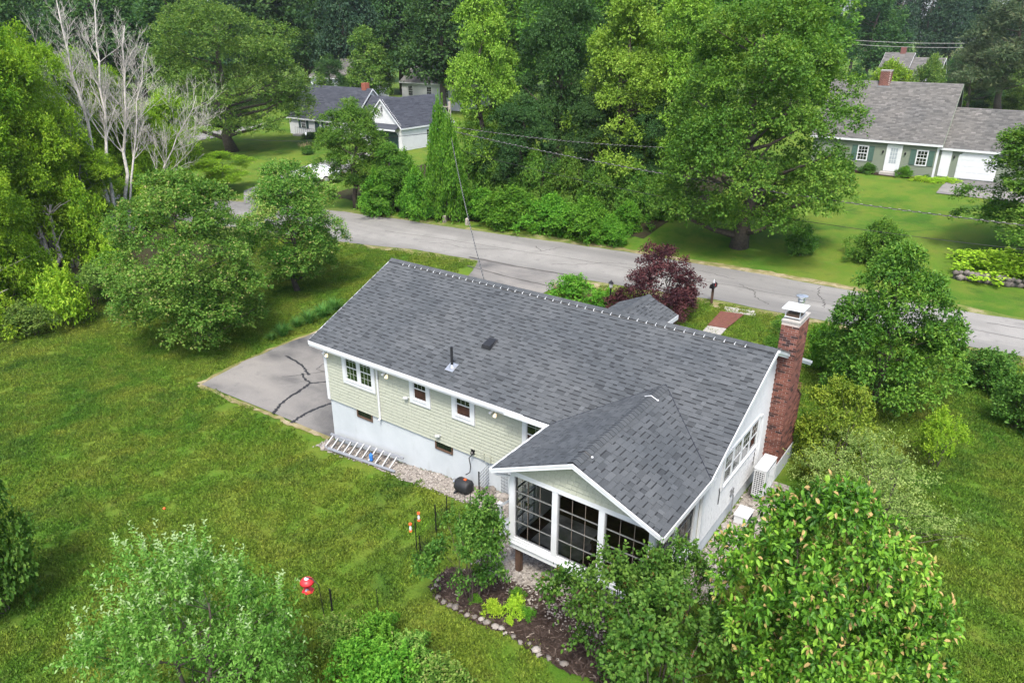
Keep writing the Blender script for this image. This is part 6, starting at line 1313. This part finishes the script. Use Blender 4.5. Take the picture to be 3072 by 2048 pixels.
# ------------------------------------------------------------------ lawn grass (geometry-node scatter)
t = NT('grass_blade'); c, fine, sm = lawn_nodes(t, 1.0); c = t.mix(1.0, c, t.ramp(t.attr('lv'), [(0, (.45,.5,.4)), (.5, (1.05,1.05,.95)), (1, (2.0,1.8,1.7))]), 'MULTIPLY')
t.color(c).set(.7, 0, .2); tl = t.n('BsdfTranslucent'); t.l(c, tl.inputs['Color']); mx = t.n('MixShader'); mx.inputs[0].default_value = .25; t.l(t.b.outputs[0], mx.inputs[1]); t.l(tl.outputs[0], mx.inputs[2]); t.l(mx.outputs[0], t.out.inputs['Surface'])
def grass_tile(size, n, hl, wd, seed):
    r = np.random.default_rng(seed); P = np.stack([r.uniform(-size/2, size/2, n), r.uniform(-size/2, size/2, n), np.zeros(n)], 1)
    cl = r.normal(0, 1, n); A = unit(np.stack([r.normal(0, .55, n), r.normal(0, .55, n), np.ones(n)*.75], 1)); N = unit(np.stack([A[:, 2]*r.normal(0, 1, n), A[:, 2]*r.normal(0, 1, n), .3+r.random(n)], 1)); s = hl*r.uniform(.5, 1.5, n)
    me = leaf_mesh('grass_tile', P, A, N, s, np.full(n, wd), np.clip(.5+.28*cl, 0, 1), t.m, False, .0); return bpy.data.objects.new('grass_tile', me)
tile = grass_tile(.8, 800, .085, .026, 3)
road_lo = lambda x: np.interp(x, [p[0] for p in RN], [p[1] for p in RN])-.5
def grass_ok(x, y):
    if y > road_lo(x): return False
    if -.2 < x < 14.9 and -.15 < y < 8.6: return False
    if -8.2 < x < .6 and -.32 < y < 20: return False
    if .0 < x < 9 and -.6 < y <= 0: return False
    return True
_poly = np.array(_b+_t[::-1])
def in_poly(x, y):
    c = False; j = len(_poly)-1
    for i in range(len(_poly)):
        xi, yi = _poly[i]; xj, yj = _poly[j]
        if (yi > y) != (yj > y) and x < (xj-xi)*(y-yi)/(yj-yi)+xi: c = not c
        j = i
    return c
pts = []
r = np.random.default_rng(9)
for gx in np.arange(-22, 30, .62):
    for gy in np.arange(-16, 21, .62):
        x, y = gx+r.uniform(-.2, .2), gy+r.uniform(-.2, .2); v_ = np.array([x, y, zt(x, y)])-CAM; d_ = v_@CF
        if d_ < 4: continue
        u_, w_ = v_@CR/d_*FPX, v_@CU/d_*FPX
        if abs(u_) > 1750 or abs(w_) > 1300: continue
        if not grass_ok(x, y) or in_poly(x, y): continue
        if 8.4 < x < 14.5 and -4.2 < y < .5: continue
        pts.append((x, y, zt(x, y)-.012))
me = bpy.data.meshes.new('lawn_grass'); me.from_pydata(pts, [], [])
lg = put(bpy.data.objects.new('lawn_grass', me)); tag(lg, 'short mown grass of the house lawn', 'grass', kind='stuff')
ng = bpy.data.node_groups.new('grass_scatter', 'GeometryNodeTree'); ng.interface.new_socket('Geometry', in_out='INPUT', socket_type='NodeSocketGeometry'); ng.interface.new_socket('Geometry', in_out='OUTPUT', socket_type='NodeSocketGeometry')
gi = ng.nodes.new('NodeGroupInput'); go = ng.nodes.new('NodeGroupOutput'); ip = ng.nodes.new('GeometryNodeInstanceOnPoints'); oi = ng.nodes.new('GeometryNodeObjectInfo'); oi.inputs['Object'].default_value = tile
rv = ng.nodes.new('FunctionNodeRandomValue'); rv.data_type = 'FLOAT_VECTOR'; rv.inputs[0].default_value = (-.06, -.06, 0); rv.inputs[1].default_value = (.06, .06, 6.283)
ng.links.new(gi.outputs[0], ip.inputs['Points']); ng.links.new(oi.outputs['Geometry'], ip.inputs['Instance']); ng.links.new(rv.outputs[0], ip.inputs['Rotation']); ng.links.new(ip.outputs[0], go.inputs[0])
lg.modifiers.new('scatter', 'NODES').node_group = ng
# ------------------------------------------------------------------ haze
t = NT('haze_air'); t.t.nodes.remove(t.b); pv = t.n('VolumePrincipled'); pv.inputs['Color'].default_value = (.86, .92, 1, 1); pv.inputs['Density'].default_value = .00014; pv.inputs['Anisotropy'].default_value = .2
t.l(pv.outputs[0], t.out.inputs['Volume'])
mb = MB(); mb.box(-1300, 1300, -700, 1600, -1.2, 42); hz = mb.build('haze', t.m); tag(hz, 'thin pale summer haze over the neighbourhood', 'haze', kind='stuff')
